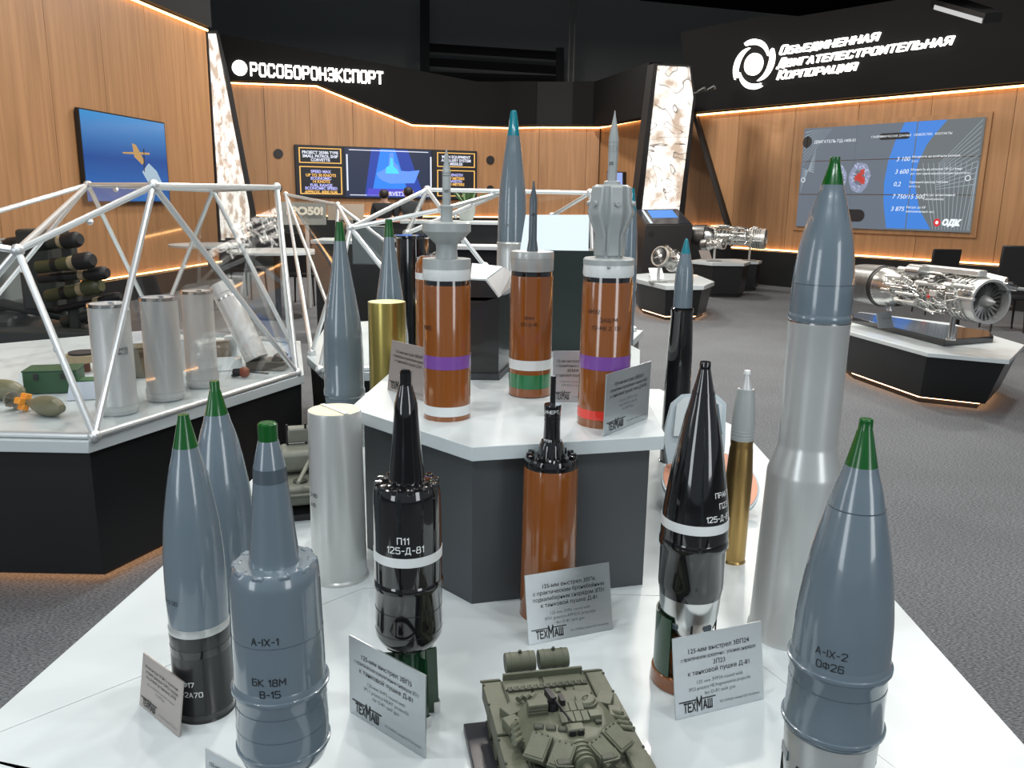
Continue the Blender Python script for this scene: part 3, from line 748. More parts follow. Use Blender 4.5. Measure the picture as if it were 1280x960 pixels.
obj('emblem', MB().cyl(W6.at(ac, zc, 0)-L, W6.at(ac, zc, .06)-L, .2, .2, 6), SIGNL, t)
flat_text('ТЕХМАШ', .5, SIGNL, t, W6.at(*W6.px(1056, -8), .03)-L, W6.u, (0, 0, 1), extrude=.03, bold=.02)
obj('back_panel', (lambda vf: MB().add([p-L for p in vf[0]], vf[1]))(W6.slab([W6.px(985, 11), W6.px(1100, 6), W6.px(1100, -18), W6.px(985, -18)], -.3, -.1)), FASC, t)
for v_ in t.children: pass
t = thing('ceiling_lamp', 'grey rectangular ceiling lamp at the top right', 'lamp', PD(1205, 14, 10))
L = t.location; q = [PD(1168, 6, 10.8)-L, PD(1205, 6, 10.8)-L, PD(1248, 21, 9.6)-L, PD(1228, 23, 9.6)-L]
obj('diffuser', MB().plate(q, .05), CAPW, t)
obj('housing', MB().plate([p*1.12+Vector((0, 0, .06)) for p in q], .1), BLKM, t)
# dark angled ceiling baffle top right
struct(obj('trim_27', MB().plate([PD(800, -8, 14), PD(1000, 12, 14.5), PD(1290, -40, 10), PD(1290, -80, 9)], .1), mat('unlit black baffle', (.002, .002, .0025), .9, spec=0)))
# spot lamps clipped to the fascia
for i, (x, y) in enumerate([(873, 115), (885, 113)]):
    A = PD(x, y, 16.6); mb = MB().cyl((0, 0, 0), (.10, -.1, .05), .035, .045, 10).cyl((0, 0, 0), (-.02, .3, .02), .012, .012, 6)
    o = obj('spot_lamp', mb, BLKM); o.location = A; tag(o, ['small spot lamp on fascia arm nearest the backlit panel', 'small spot lamp on fascia arm nearest the swirl emblem'][i], 'lamp')

# ================================================================= main platform
plat = [(-1.0, .80), (.955, .80), (.955, 1.35), (1.03, 3.5), (.80, 4.30), (-.70, 4.30), (-.90, 3.6), (-.94, 2.1)]
t = thing('display_platform', 'large white-topped angular platform in the foreground carrying the shells', 'platform', (0, 2.4, 0))
lo = lambda pl: [(x, y-2.4) for x, y in pl]
tb = 2.4
L1 = P(0, 915, LP); L2 = P(455, 735, LP); R1 = P(1119, 960, LP); R2 = P(840, 745, LP)
def ext(a, b, x):  # point on line a-b at x
    k = (x-a.x)/(b.x-a.x); return (x, a.y+(b.y-a.y)*k)
lE = ext(L1, L2, -1.0); rE = ext(R1, R2, .955)
lI = (L2.x, L2.y); rI = (R2.x, R2.y)
g = .0012
front = [(-1.0, .80), (.955, .80), (.955, rE[1]-g), (rI[0], rI[1]-g), (lI[0], lI[1]-g), (-1.0, lE[1]-g)]
back = [(-1.0, lE[1]+g), (lI[0], lI[1]+g), (rI[0], rI[1]+g), (.955, rE[1]+g), (.955, 1.35), (1.03, 3.5), (.80, 4.30), (-.70, 4.30), (-.90, 3.6), (-.94, 2.1)]
back = [(-1.0, lE[1]+g), (lI[0], lI[1]+g), (rI[0], rI[1]+g), (.955, rE[1]+g), (1.03, 3.5), (.80, 4.30), (-.70, 4.30), (-.90, 3.6), (-.94, 2.1)]
obj('top_panel', MB().prism(lo(front), LP-.025, LP), WTOP, t); obj('top_panel', MB().prism(lo(back), LP-.025, LP), WTOP, t)
ins = [(x*.93, (y-2.4)*.95) for x, y in plat]
obj('plinth', MB().prism(ins, 0, LP-.0255, [(x*.9, y*.97) for x, y in ins]), WHIB, t)

tier = [(-.446, 2.176), (-.091, 1.828), (.379, 1.946), (.385, 1.97), (.40, 2.5), (.50, 3.15), (.47, 3.3), (-.05, 3.42), (-.36, 3.0), (-.40, 2.73)]
box = [(-.41, 2.19), (-.092, 1.866), (.352, 1.985), (.37, 2.5), (.46, 3.13), (-.05, 3.35), (-.33, 2.98), (-.37, 2.72)]
t = thing('display_tier', 'raised white-topped dark grey tier standing on the middle of the platform', 'platform', (0, 2.6, LP))
obj('top_panel', MB().prism([(x, y-2.6) for x, y in tier], UP-LP-.035, UP-LP), WTOP, t, bevel=.0015)
obj('pedestal', MB().prism([(x, y-2.6) for x, y in box], 0, UP-LP-.035), DGREY, t)

# ================================================================= shells
def B_(x, y, h): q = P(x, y, h); return (q.x, q.y, h)
def BD(x, y, d, h): q = PD(x, y, d); return (q.x, q.y, h)

# 1 right front grey shell
zc = 1.043
B = (PD(1059, 735, 1.0).x, 1.0, LP)
s = Shell('artillery_shell', 'large glossy grey shell with green nose and silver tail, front right of the platform', 'shell', B)
s.part('nose', GREEN, [(523, 14), (525, 17), (536, 17), (538, 19), (581, 39)])
s.part('body', GREY, [(581, 40), (610, 57), (640, 72), (680, 90), (720, 104), (765, 114), (800, 116.5), (812, 117)], True)
s.part('driving_section', GREY, [(812, 117), (820, 120), (828, 120), (832, 116), (870, 115), (886, 116), (894, 119), (902, 118), (906, 113)])
s.part('tail_sleeve', SILV, [(906, 112), (925, 110), (960, 104), (990, 96), (1000, 80)])
zt_ = s.rf
tb_ = rows(s.B, [(1000, 80), (1080, 70)])
s.part('tail_boom', BRIGHT, [(tb_[0][0], tb_[0][1]*.9), (.0, tb_[0][1]*.8)], lit=True)
for k in range(6):
    a = s.az+.4+k*PI/3; r = s.rf(zrow(s.B, 945)-LP)
    zz = zrow(s.B, 952)-LP
    M = Matrix.Rotation(a, 3, 'Z')
    obj('fin_slot', MB().box(M @ Vector((r-.001, 0, zz-.012)), (.006, .004, .05), M), BLKM, s.o)
    zz = zrow(s.B, 940)-LP; M = Matrix.Rotation(a+.5, 3, 'Z')
    obj('recess', MB().box(M @ Vector((r-.0015, 0, zz)), (.006, .026, .014), M), GREYD, s.o)
s.text('А-IX-2', 792, .0095, INKB, -.16, sw=.75); s.text('ОФ26', 807, .0095, INKB, -.16, sw=.75)
s.ring(632, GREYD, .0012, .0003, 'joint')
for y in (822, 897): s.ring(y, GREY, .0035, .0024, 'driving_ring')
for y in (845, 905): s.ring(y, GREYD, .0008, .0004, 'joint')

# 2 grey НЕАТ round left
B = (PD(345, 735, 1.02).x, 1.02, LP)
s = Shell('artillery_shell', 'glossy grey shell with slim stepped nose, small green cap and scalloped shoulder, front left', 'shell', B)
s.part('nose', GREEN, [(528, 20), (530, 24), (550, 24)])
s.part('nose_cone', GREY, [(550, 25), (583, 40), (600, 42), (640, 50), (690, 60), (712, 66), (716, 70)])
s.part('body', GREY, [(700, 96), (706, 106), (722, 109), (760, 110), (800, 111), (840, 111)])
s.part('driving_section', GREY, [(840, 111), (846, 115), (853, 115), (858, 110), (890, 111), (912, 111.5), (926, 110), (938, 100), (946, 78)])
for y in (849, 921): s.ring(y, GREY, .0035, .0022, 'driving_ring')
for y in (868, 895): s.ring(y, GREYD, .0008, .0003, 'joint')
q = rows(s.B, [(946, 60)])[0]
s.part('tail_boom', GUNM, [(q[0]+.01, .024), (0.0, .022)], lit=True)
for k in range(10):
    a = s.az+.2+k*PI/5; z = zrow(s.B, 706)-LP; M = Matrix.Rotation(a, 3, 'Z')
    obj('shoulder_lug', MB().box(M @ Vector((.049, 0, z+.002)), (.014, .016, .012), M), GREY, s.o, bevel=.003)
for k in range(4):
    M = Matrix.Rotation(s.az+.5+k*PI/2, 3, 'Z')
    obj('fin', MB().box(M @ Vector((.042, 0, .06)), (.05, .004, .12), M), GUNM, s.o)
s.band(583, 600, GREYD, 'joint_band', .0002)
s.text('А-IX-1', 774, .0095, INKB, -.30, sw=.8); s.text('БК 18М', 822, .0095, INKB, -.26, sw=.8); s.text('В-15', 836, .0095, INKB, -.24, sw=.8)
s.ring(783, GREYD, .0008, .0003, 'joint')

# 3 leftmost grey shell with black case
B = B_(257, 883, LP)
s = Shell('artillery_shell', 'grey shell with green nose seated in a short black case, leftmost on the platform', 'shell', B)
s.part('nose', GREEN, [(518, 13), (522, 14), (558, 30)])
s.part('body', GREY, [(558, 31), (590, 46), (620, 57), (650, 66), (690, 72), (740, 73), (772, 71)], True)
s.part('driving_band', SILV, [(772, 71), (776, 73), (781, 72)])
s.part('case', BLACKC, [(781, 71), (786, 72), (792, 71), (800, 71), (880, 71), (882, 74), (887, 74)])
s.band(797, 806, BLACK, 'black_band'); s.band(874, 880, BLACK, 'black_band')
s.text('3ОФ17', 836, .0095, INKW, -.62, sw=1); s.text('100-2А70', 848, .0095, INKW, -.58, sw=1); s.text('А-IX-2 00', 739, .0075, INKB, -.9, sw=.8)

# 4 grey behind
B = BD(283, 700, 1.62, LP)
s = Shell('artillery_shell', 'grey shell with tall green nose standing behind the leftmost shell', 'shell', B)
s.part('nose', GREEN, [(476, 11), (478, 12), (487, 12), (489, 14), (517, 28)])
s.part('body', GREY, [(517, 29), (545, 45), (571, 56), (610, 68), (660, 75), (720, 77)], True)
s.part('case', GREY, [(720, 77), (726, 79), (730, 76), (820, 76)])
q = s.all[-1]
s.part('base', SILV, [(q[0], q[1]), (0, q[1])], lit=True)

# 5 silver case
B = B_(425, 719, LP)
s = Shell('cartridge_case', 'tall silver cartridge case with cream plug and tape, left of the tier', 'cartridge case', B)
s.part('tube', SILV, [(512, 65), (516, 66), (600, 66.5), (700, 67.5), (714, 67.5), (716, 71), (721, 71)], n=72)
top = s.all[0]
obj('plug', MB().lathe([(top[0]+.0005, top[1]*.96), (top[0]+.001, .001)], 56), CREAM, s.o)
M = Matrix.Rotation(.9, 3, 'Z')
obj('tape', MB().box((0, 0, top[0]+.0025), (top[1]*1.9, .012, .001), Matrix.Rotation(-.85, 3, 'Z')), WHITE, s.o)
s.text('5-90', 611, .009, INKB, -.85, sw=.9); s.text('А/В', 623, .009, INKB, -.87, sw=.9)

# 6 black practice round П11
B = B_(513, 893, LP)
s = Shell('artillery_shell', 'glossy black shell with slim nose, lugged shoulder and white band above green tail fins', 'shell', B)
s.part('nose_cap', BLACK, [(463, 12), (465, 15), (480, 15), (481, 17)])
s.part('nose_cone', BLACK, [(481, 17), (504, 29), (520, 31), (560, 37), (605, 46), (612, 48)])
s.part('body', BLACK, [(600, 66), (603, 78), (610, 82), (616, 84), (650, 84.5), (690, 84.5), (718, 84)])
s.part('driving_section', BLACK, [(718, 84), (722, 87), (727, 87), (730, 83), (770, 83), (785, 83), (790, 80), (800, 66), (805, 52)])
q = rows(s.B, [(805, 50), (832, 46)])
s.part('tail_boom', DGREEN, [(q[0][0], q[0][1]*.85), (q[1][0], q[0][1]*.85), (q[1][0]-.005, q[0][1]*.5), (.0, q[0][1]*.5)], lit=True)
z = zrow(s.B, 606)-LP
for k in range(12):
    a = s.az+.1+k*PI/6; M = Matrix.Rotation(a, 3, 'Z')
    obj('crown_lug', MB().box(M @ Vector((.051, 0, z+.004)), (.016, .013, .014), M), BLACK, s.o, bevel=.003)
zt_ = zrow(s.B, 815)-LP
for k in range(6):
    M = Matrix.Rotation(s.az+PI/6+.1+k*PI/3, 3, 'Z')
    mb = MB(); v = [(0.016, zt_), (.052, zt_+.004), (.056, .004), (.056, .0), (.016, 0)]
    pts = [M @ Vector((a, -.003, b)) for a, b in v]+[M @ Vector((a, .003, b)) for a, b in v]
    f = [(0, 1, 2, 3, 4), (9, 8, 7, 6, 5)]+[(i, 5+i, 5+(i+1) % 5, (i+1) % 5) for i in range(5)]
    obj('tail_fin', mb.add(pts, f), DGREEN, s.o)
    obj('fin_tip', MB().box(M @ Vector((.052, 0, .012)), (.012, .013, .024), M), BRIGHT, s.o)
s.band(681, 692, WHITE, 'white_band')
s.text('П11', 659.5, .0115, INKW, -.14, sw=.9, gap=2.0); s.text('125-Д-81', 671, .0115, INKW, -.08, sw=.9)
for y in (752, 779): s.ring(y, GUNM, .0008, .0004, 'joint')

# 7 orange case with black penetrator
B = B_(684, 764, LP)
s = Shell('artillery_round', 'orange-brown cased round with thin black penetrator, in front of the tier', 'shell', B)
s.part('case', ORANGE, [(580, 66), (583, 68), (760, 69), (764, 70)], n=72)
s.part('collar', BLACK, [(570, 64), (574, 67), (582, 67)])
s.part('sleeve', BLACK, [(550, 26), (556, 32), (566, 34), (573, 38), (576, 40)])
s.part('sabot', BLACK, [(505, 21), (507, 22), (514, 21), (526, 20), (550, 22)])
s.part('penetrator_rod', BLACK, [(470, 5), (471, 7), (505, 7)])
z = zrow(s.B, 571)-LP
for k in range(14):
    M = Matrix.Rotation(k*2*PI/14, 3, 'Z')
    obj('collar_lug', MB().box(M @ Vector((.052, 0, z+.004)), (.014, .008, .012), M), BLACK, s.o, bevel=.002)
s.text('ИНЕРТ.', 513, .0075, INKW, 0, sw=1); s.text('П31', 549, .0085, INKW, -.4, sw=1)
for y in (519, 524): s.ring(y, GUNM, .0008, .0004, 'groove')

# 8 black practice shell in cut-away case
B = B_(855, 848, LP)
s = Shell('artillery_shell', 'glossy black shell with white band and silver tail, in an open green case', 'shell', B)
s.part('nose_cap', BLACK, [(452, 13), (454, 14), (461, 14)])
s.part('nose', BLACK, [(461, 14), (489, 27)])
s.part('body', BLACK, [(489, 28), (520, 42), (560, 58), (600, 71), (640, 81), (668, 83)], True)
s.part('driving_section', BLACK, [(668, 83), (672, 85), (678, 85), (681, 81), (720, 80), (726, 80), (730, 79), (738, 76)])
s.part('tail_sleeve', BRIGHT, [(738, 76), (760, 72), (780, 64), (788, 48)])
q = rows(s.B, [(788, 40)])[0]
s.part('tail_boom', ALU, [(q[0], .026), (.01, .026)], lit=True)
R = rows(s.B, [(845, 82)])[0][1]
obj('case_base', MB().lathe([(0, R), (.002, R+.002), (.012, R+.002), (.03, R), (.032, R-.006), (.01, R-.01)], 56), ORANGE, s.o)
zt_ = zrow(s.B, 762)-LP
obj('case_wall', MB().lathe([(.03, R-.003), (zt_, R-.003), (zt_, R-.006), (.03, R-.006), (.03, R-.003)], 26, a0=s.az-PI*.98, a1=s.az-PI*.16, cap=False), DGREEN, s.o, label='dark green inside of the case')
z = zrow(s.B, 765)-LP; r = s.rf(z)
for k in range(5):
    M = Matrix.Rotation(s.az-.5+k*2*PI/5, 3, 'Z'); obj('recess', MB().box(M @ Vector((r-.0005, 0, z-.01)), (.003, .018, .010), M), GREYD, s.o)
    M = Matrix.Rotation(s.az+.15+k*2*PI/5, 3, 'Z'); obj('fin_slot', MB().box(M @ Vector((r-.0015, 0, z-.012)), (.003, .004, .03), M), BLKM, s.o)
s.band(643, 654, WHITE, 'white_band')
s.text('ПРАКТ.', 608, .0095, INKW, .86, sw=1); s.text('П23', 621, .0105, INKW, .86, sw=1); s.text('125-Д-81', 635, .0105, INKW, .74, sw=1)

# 9 small brass round
B = B_(915.5, 700, LP)
s = Shell('artillery_round', 'small round with pale grey projectile in a brass bottleneck case', 'shell', B)
s.part('fuse_cap', WHITE, [(463, 7), (465, 8.5), (468, 8.5)])
s.part('fuse', ALU, [(468, 8), (471, 8), (486, 16)])
s.part('projectile', GREYM, [(486, 20), (500, 24), (520, 27.5), (538, 28.5), (549, 28)], True)
s.part('case', BRASS, [(549, 27.5), (551, 28), (556, 27), (561, 28.5), (590, 32), (593, 32.5), (694, 30), (697, 29), (699, 31.5), (701, 31.5)])
for y in (537, 541, 545): s.ring(y, GREYM, .002, .0006)
s.ring(556, BRASS, .0015, .0006)

# 10 tall round right
B = B_(986, 789, LP)
s = Shell('artillery_round', 'tallest round: grey green-tipped shell in a long stepped silver case, right side', 'shell', B)
s.part('nose', GREEN, [(196, 11), (197, 12.5), (205, 13), (206, 14), (231, 26)])
s.part('body', GREY, [(231, 27), (250, 37), (275, 51), (300, 62), (325, 69), (350, 73), (391, 74)], True)
s.part('driving_band', GREY, [(391, 74), (394, 76), (398, 76), (400, 74)])
s.part('case', SILV, [(400, 74), (402, 75), (404, 74), (470, 73), (552, 71), (558, 72), (587, 89), (592, 90), (640, 91.5), (780, 97), (783, 101), (790, 102)], n=72)
s.ring(354, GREYD, .0012, .0003, 'joint'); s.ring(401, BRIGHT, .002, .0006)

# ----- shells on the tier
def sabotcase(name, label, x, y, wt, wb, rws, texts=()):
    pass
# A left
B = B_(559, 520, UP)
s = Shell('artillery_round', 'orange-brown cased round with grey spool-shaped sabot, purple band, left on the tier', 'shell', B)
s.part('case', ORANGE, [(355, 59), (358, 59.5), (517, 58.5), (520, 59)], n=72)
s.part('seal', BLACK, [(348, 58), (355, 58.5)])
s.part('sabot_ring', WHITE, [(335, 60), (347, 61), (349, 59)])
s.part('sabot_flange', GREYM, [(323, 60), (335, 61)])
s.part('sabot_spool', GREYM, [(277, 56), (279, 60.5), (289, 60.5), (304, 30), (306, 27), (312, 26), (323, 28)])
s.part('collar', GREYM, [(256, 15), (258, 17), (262, 15), (278, 16)])
s.part('penetrator', GREYM, [(187, 2), (193, 3), (194, 5), (200, 5.5), (213, 9.5), (214, 10.5), (256, 10.5)])
s.text('БМ6', 407, .0105, INKR, -.80, sw=.9); s.text('16П', 239, .0055, INKB, 0, sw=1)
s.band(441, 457, PURPLE, 'purple_band'); s.band(502.5, 514, WHITE, 'white_band')
for y in (216, 219): s.ring(y, GREYS, .001, .0004, 'groove')
# B middle
B = B_(662, 492, UP)
s = Shell('artillery_round', 'orange-brown cased round with slim grey dart, white and green bands, centre of the tier', 'shell', B)
s.part('case', ORANGE, [(344, 53), (347, 54), (488, 52.5), (491, 53)], n=64)
s.part('seal', BLACK, [(338, 52.5), (344, 53)])
s.part('cap', SILV, [(314, 53), (316, 54), (337, 54), (338, 53)])
s.part('dart', GREYD, [(226, 1.5), (228, 2.5), (232, 3), (246, 8.5), (248, 9.5), (300, 10.5), (314, 14.5)])
s.band(446.5, 458.5, WHITE, 'white_band'); s.band(464, 481, GBAND, 'green_band')
s.ring(323, GREYS, .0008, .0004, 'groove')
s.text('БМ44', 394, .0075, INKR, -.08, sw=.9); s.text('125-Д-81', 402, .0085, INKR, -.10, sw=.9); s.text('125', 268, .005, INKB, 0, sw=1)
# C right
B = B_(753, 528, UP)
s = Shell('artillery_round', 'orange-brown cased round with grey finned missile-like sabot, purple band, right on the tier', 'shell', B)
s.part('case', ORANGE, [(351, 62), (354, 63), (525, 63.5), (528, 64)], n=72)
s.part('seal', BLACK, [(344, 61.5), (351, 62)])
s.part('sabot_ring', WHITE, [(330, 63), (342, 64), (345, 62)])
s.part('sabot_flange', GREYM, [(322, 60), (324, 64), (330, 64)])
s.part('sabot_core', GREYM, [(231, 40), (233, 44), (250, 42), (275, 40), (292, 32), (306, 31), (322, 34)])
s.part('shoulder', GREYM, [(226, 14), (227, 20), (231, 21)])
s.part('penetrator', GREYM, [(138, 1), (145, 3), (160, 8.5), (174, 12.5), (190, 12.5), (226, 11.5)])
for y in (178, 183, 186, 189): s.ring(y, GREYS, .001, .0005, 'groove')
za = zrow(s.B, 233)-UP; zb_ = zrow(s.B, 252)-UP; zc_ = zrow(s.B, 264)-UP; zd = zrow(s.B, 292)-UP; ze = zrow(s.B, 320)-UP
for k in range(6):
    a = s.az+.28+k*PI/3; M = Matrix.Rotation(a, 3, 'Z')
    prf = [(.020, za), (.047, za), (.050, zb_), (.057, zc_), (.052, (zc_+zd)/2+.01), (.036, zd), (.037, ze), (.020, ze)]
    n = len(prf); hw = .016
    pts = [M @ Vector((u, -hw, b)) for u, b in prf]+[M @ Vector((u, hw, b)) for u, b in prf]
    f = [tuple(range(n)), tuple(range(2*n-1, n-1, -1))]+[(i, n+i, n+(i+1) % n, (i+1) % n) for i in range(n)]
    obj('sabot_petal', MB().add(pts, f), GREYM, s.o, bevel=.004)
    obj('petal_knob', MB().cyl(M @ Vector((.052, 0, zb_-.005)), M @ Vector((.061, 0, zb_-.005)), .007, .006, 12), GREYM, s.o)
s.band(441, 457.5, PURPLE, 'purple_band'); s.band(507, 518, RED, 'red_band')
s.text('БМ32', 386.5, .0085, INKR, -.50, sw=.95); s.text('3АЩ/М', 396, .0095, INKR, .08, sw=.95); s.text('П2-М6 2 Ж09', 406, .0085, INKR, .0, sw=.95); s.text('25', 204.5, .006, INKB, -.3, sw=1)
obj('button', MB().ball((.0655*math.cos(s.az), .0655*math.sin(s.az), zrow(s.B, 332)-UP), .004), GREYS, s.o)
# A' and C' behind
for (x, y, yt, wdt, lab, red) in ((544, 452, 322, 48, 'orange-brown cased round half hidden behind the spool-sabot round, white band', 0), (730, 429, 322, 39, 'orange-brown cased round half hidden behind the missile-like round, red band', 1)):
    B = B_(x, y, UP)
    s = Shell('artillery_round', lab, 'shell', B)
    yw = (340, 348) if not red else (343, 350)
    s.part('case', ORANGE, [(yt, wdt-9), (yt+7, wdt-1), (yt+14, wdt), (y, wdt)], n=64)
    s.part('cap', ORANGE, [(yt-2, wdt-14), (yt, wdt-10)])
    s.band(*yw, RED if red else WHITE, 'red_band' if red else 'white_band')
    for k in range(8):
        M = Matrix.Rotation(k*PI/4+.3, 3, 'Z'); z = zrow(s.B, yt+2)-UP; r = s.rf(z)
        obj('latch', MB().box(M @ Vector((r, 0, z+.002)), (.01, .006, .012), M), SILV, s.o)
# D tall teal shell
def long_round(label, x, yref, d, nose, body, case, mats=(TEAL, GREY, GREY), band=None):
    B = BD(x, yref, d, LP); s = Shell('artillery_round', label, 'shell', B)
    s.part('nose', mats[0], nose); s.part('body', mats[1], body, True)
    s.part('case', mats[2], case)
    q = min(s.all)
    if q[0] > .02: s.part('case_base', mats[2], [(q[0], q[1]), (.006, q[1]), (.004, q[1]*1.06), (0, q[1]*1.06)], lit=True)
    return s
s = long_round('tall grey shell with teal nose rising behind the centre of the tier', 640.5, 250, 4.0, [(138, 6), (140, 8), (170, 16)],
    [(170, 16.5), (190, 22), (215, 28), (240, 33), (265, 35), (302, 36)], [(302, 36), (304, 38), (308, 36), (314, 37), (480, 37)], (TEAL, GREY, SILV))
s.text('3ОФ45', 281, .012, INKG, -.3, sw=.8)
s = long_round('slim grey shell with teal nose behind the right side of the tier', 786.5, 300, 3.9, [(235, 6), (237, 8), (264, 15)],
    [(264, 15.5), (290, 19), (330, 22), (352, 22)], [(352, 22), (356, 24), (362, 24), (364, 21), (480, 22)])
s = long_round('grey shell with tall green nose behind the tier\'s left corner', 428, 400, 3.2, [(277, 8), (279, 9), (301, 14)],
    [(301, 14.5), (340, 25), (380, 38), (410, 46), (430, 48)], [(430, 48), (440, 49), (484, 49), (486, 51), (492, 51), (494, 48), (540, 48)], (GREEN, GREY, GREY))
s = long_round('grey shell with green nose standing behind the gold case', 487, 340, 3.72, [(274, 8), (276, 9), (296, 12)],
    [(296, 12.5), (340, 24), (380, 35), (410, 42), (430, 44)], [(430, 44), (440, 45), (520, 45)], (GREEN, GREY, GREY))
s = long_round('slim black cased round with grey teal-tipped projectile right of the tier', 849, 450, 3.05, [(298, 3), (301, 5), (317, 12)],
    [(317, 12.5), (335, 20), (350, 22.5), (384, 23.5)], [(384, 24), (386, 28), (390, 28), (392, 27), (440, 31), (560, 34)], (TEAL, GREY, BLACK))
# gold case
B = BD(484.5, 430, 3.05, LP)
s = Shell('cartridge_case', 'gold lacquered cartridge case with pale plug left behind the tier', 'cartridge case', B)
s.part('tube', GOLD, [(377, 46.5), (379, 47), (500, 46)])
q = s.all[-1]; s.part('base', GOLD, [(q[0], q[1]), (.01, q[1]), (.008, q[1]*1.06), (0, q[1]*1.06)], lit=True)
top = s.all[0]; obj('plug', MB().lathe([(top[0]+.0005, top[1]*.95), (top[0]+.001, .001)], 48), mat('pale yellow plug', (.72, .68, .30), .5), s.o)
# big black case
B = BD(516, 330, 4.02, LP)
s = Shell('cartridge_case', 'wide glossy black cartridge case with open rim behind the spool-sabot round', 'cartridge case', B)
s.part('tube', BLACK, [(294, 46), (296, 46), (298, 40), (480, 40)])
q = s.all[-1]; s.part('base', BLACK, [(q[0], q[1]), (0, q[1])], lit=True)

# ----- kiosks on the tier
def kiosk_left():
    A = P(588, 474, UP); Bq = P(623, 474, UP); C_ = P(637, 462, UP)
    d = .32; w_ = Bq.x-A.x
    z1 = zrow(Bq, 372)-UP
    t = thing('display_kiosk', 'black kiosk with tilted white top and silver chamfer behind the spool-sabot round', 'kiosk', (A.x, A.y, UP))
    poly = [(0, 0), (w_, 0), (C_.x-A.x, C_.y-A.y), (C_.x-A.x, .35), (-.03, .35)]
    zt0 = PD(607, 351, A.y).z-UP; zt1 = PD(628, 335, A.y+.2).z-UP
    obj('body', MB().prism(poly, .02, z1), BLACKC, t); obj('foot', MB().prism([(x*1.03, y-.012 if y < .1 else y) for x, y in poly], 0, .02), DGREY, t)
    p = lambda x, y, dd: PD(x, y, A.y+dd)-Vector((A.x, A.y, UP))
    a, b, c_, e = p(588, 350, .0), p(607, 351, .0), p(628, 335, .12), p(590, 331, .12)
    obj('neck', MB().add([Vector((a.x, a.y, z1-.01)), Vector((b.x, b.y, z1-.01)), p(623, 372, 0), p(636, 362, .1), Vector((a.x, .2, z1-.01))]+[a, b, c_, e], [(0, 1, 6, 5), (1, 2, 6), (0, 5, 8, 4), (4, 8, 7, 3)]), BLACKC, t)
    obj('top_plate', MB().plate([a, b, c_, e], .006), WTOP, t, label='white tilted top')
    obj('chamfer_plate', MB().plate([b, p(623, 372, 0), p(637, 360, .1), p(638, 342, .14), c_], .006), ALU, t, label='brushed silver chamfer')
kiosk_left()
def kiosk_mid():
    A = P(688, 439, UP); d = A.y
    t = thing('display_kiosk', 'dark pedestal with large blank white screen behind the centre of the tier', 'kiosk', (A.x, A.y, UP))
    L = Vector((A.x, A.y, UP)); x1 = P(722, 439, UP).x-A.x
    p = lambda x, y, dd=0: PD(x, y, d+dd)-L
    x0 = PD(668, 439, d).x-A.x
    zt = p(700, 313).z
    obj('body', MB().prism([(x0, 0), (x1+.12, 0), (x1+.12, .16), (x0, .16)], 0, zt), mat('dark green black laminate', (.012, .024, .022), .35), t)
    q = [p(650, 313.5), p(735.5, 313.5), p(736.5, 268.5, .05), p(657, 268.5, .05)]
    obj('screen', MB().plate(q, -.012), emit('blank white screen', (.72, .84, .95), .95), t, label='blank white screen')
    obj('screen_back', MB().plate([a+Vector((0, .014, -.004)) for a in q], -.02), BLKM, t)
kiosk_mid()

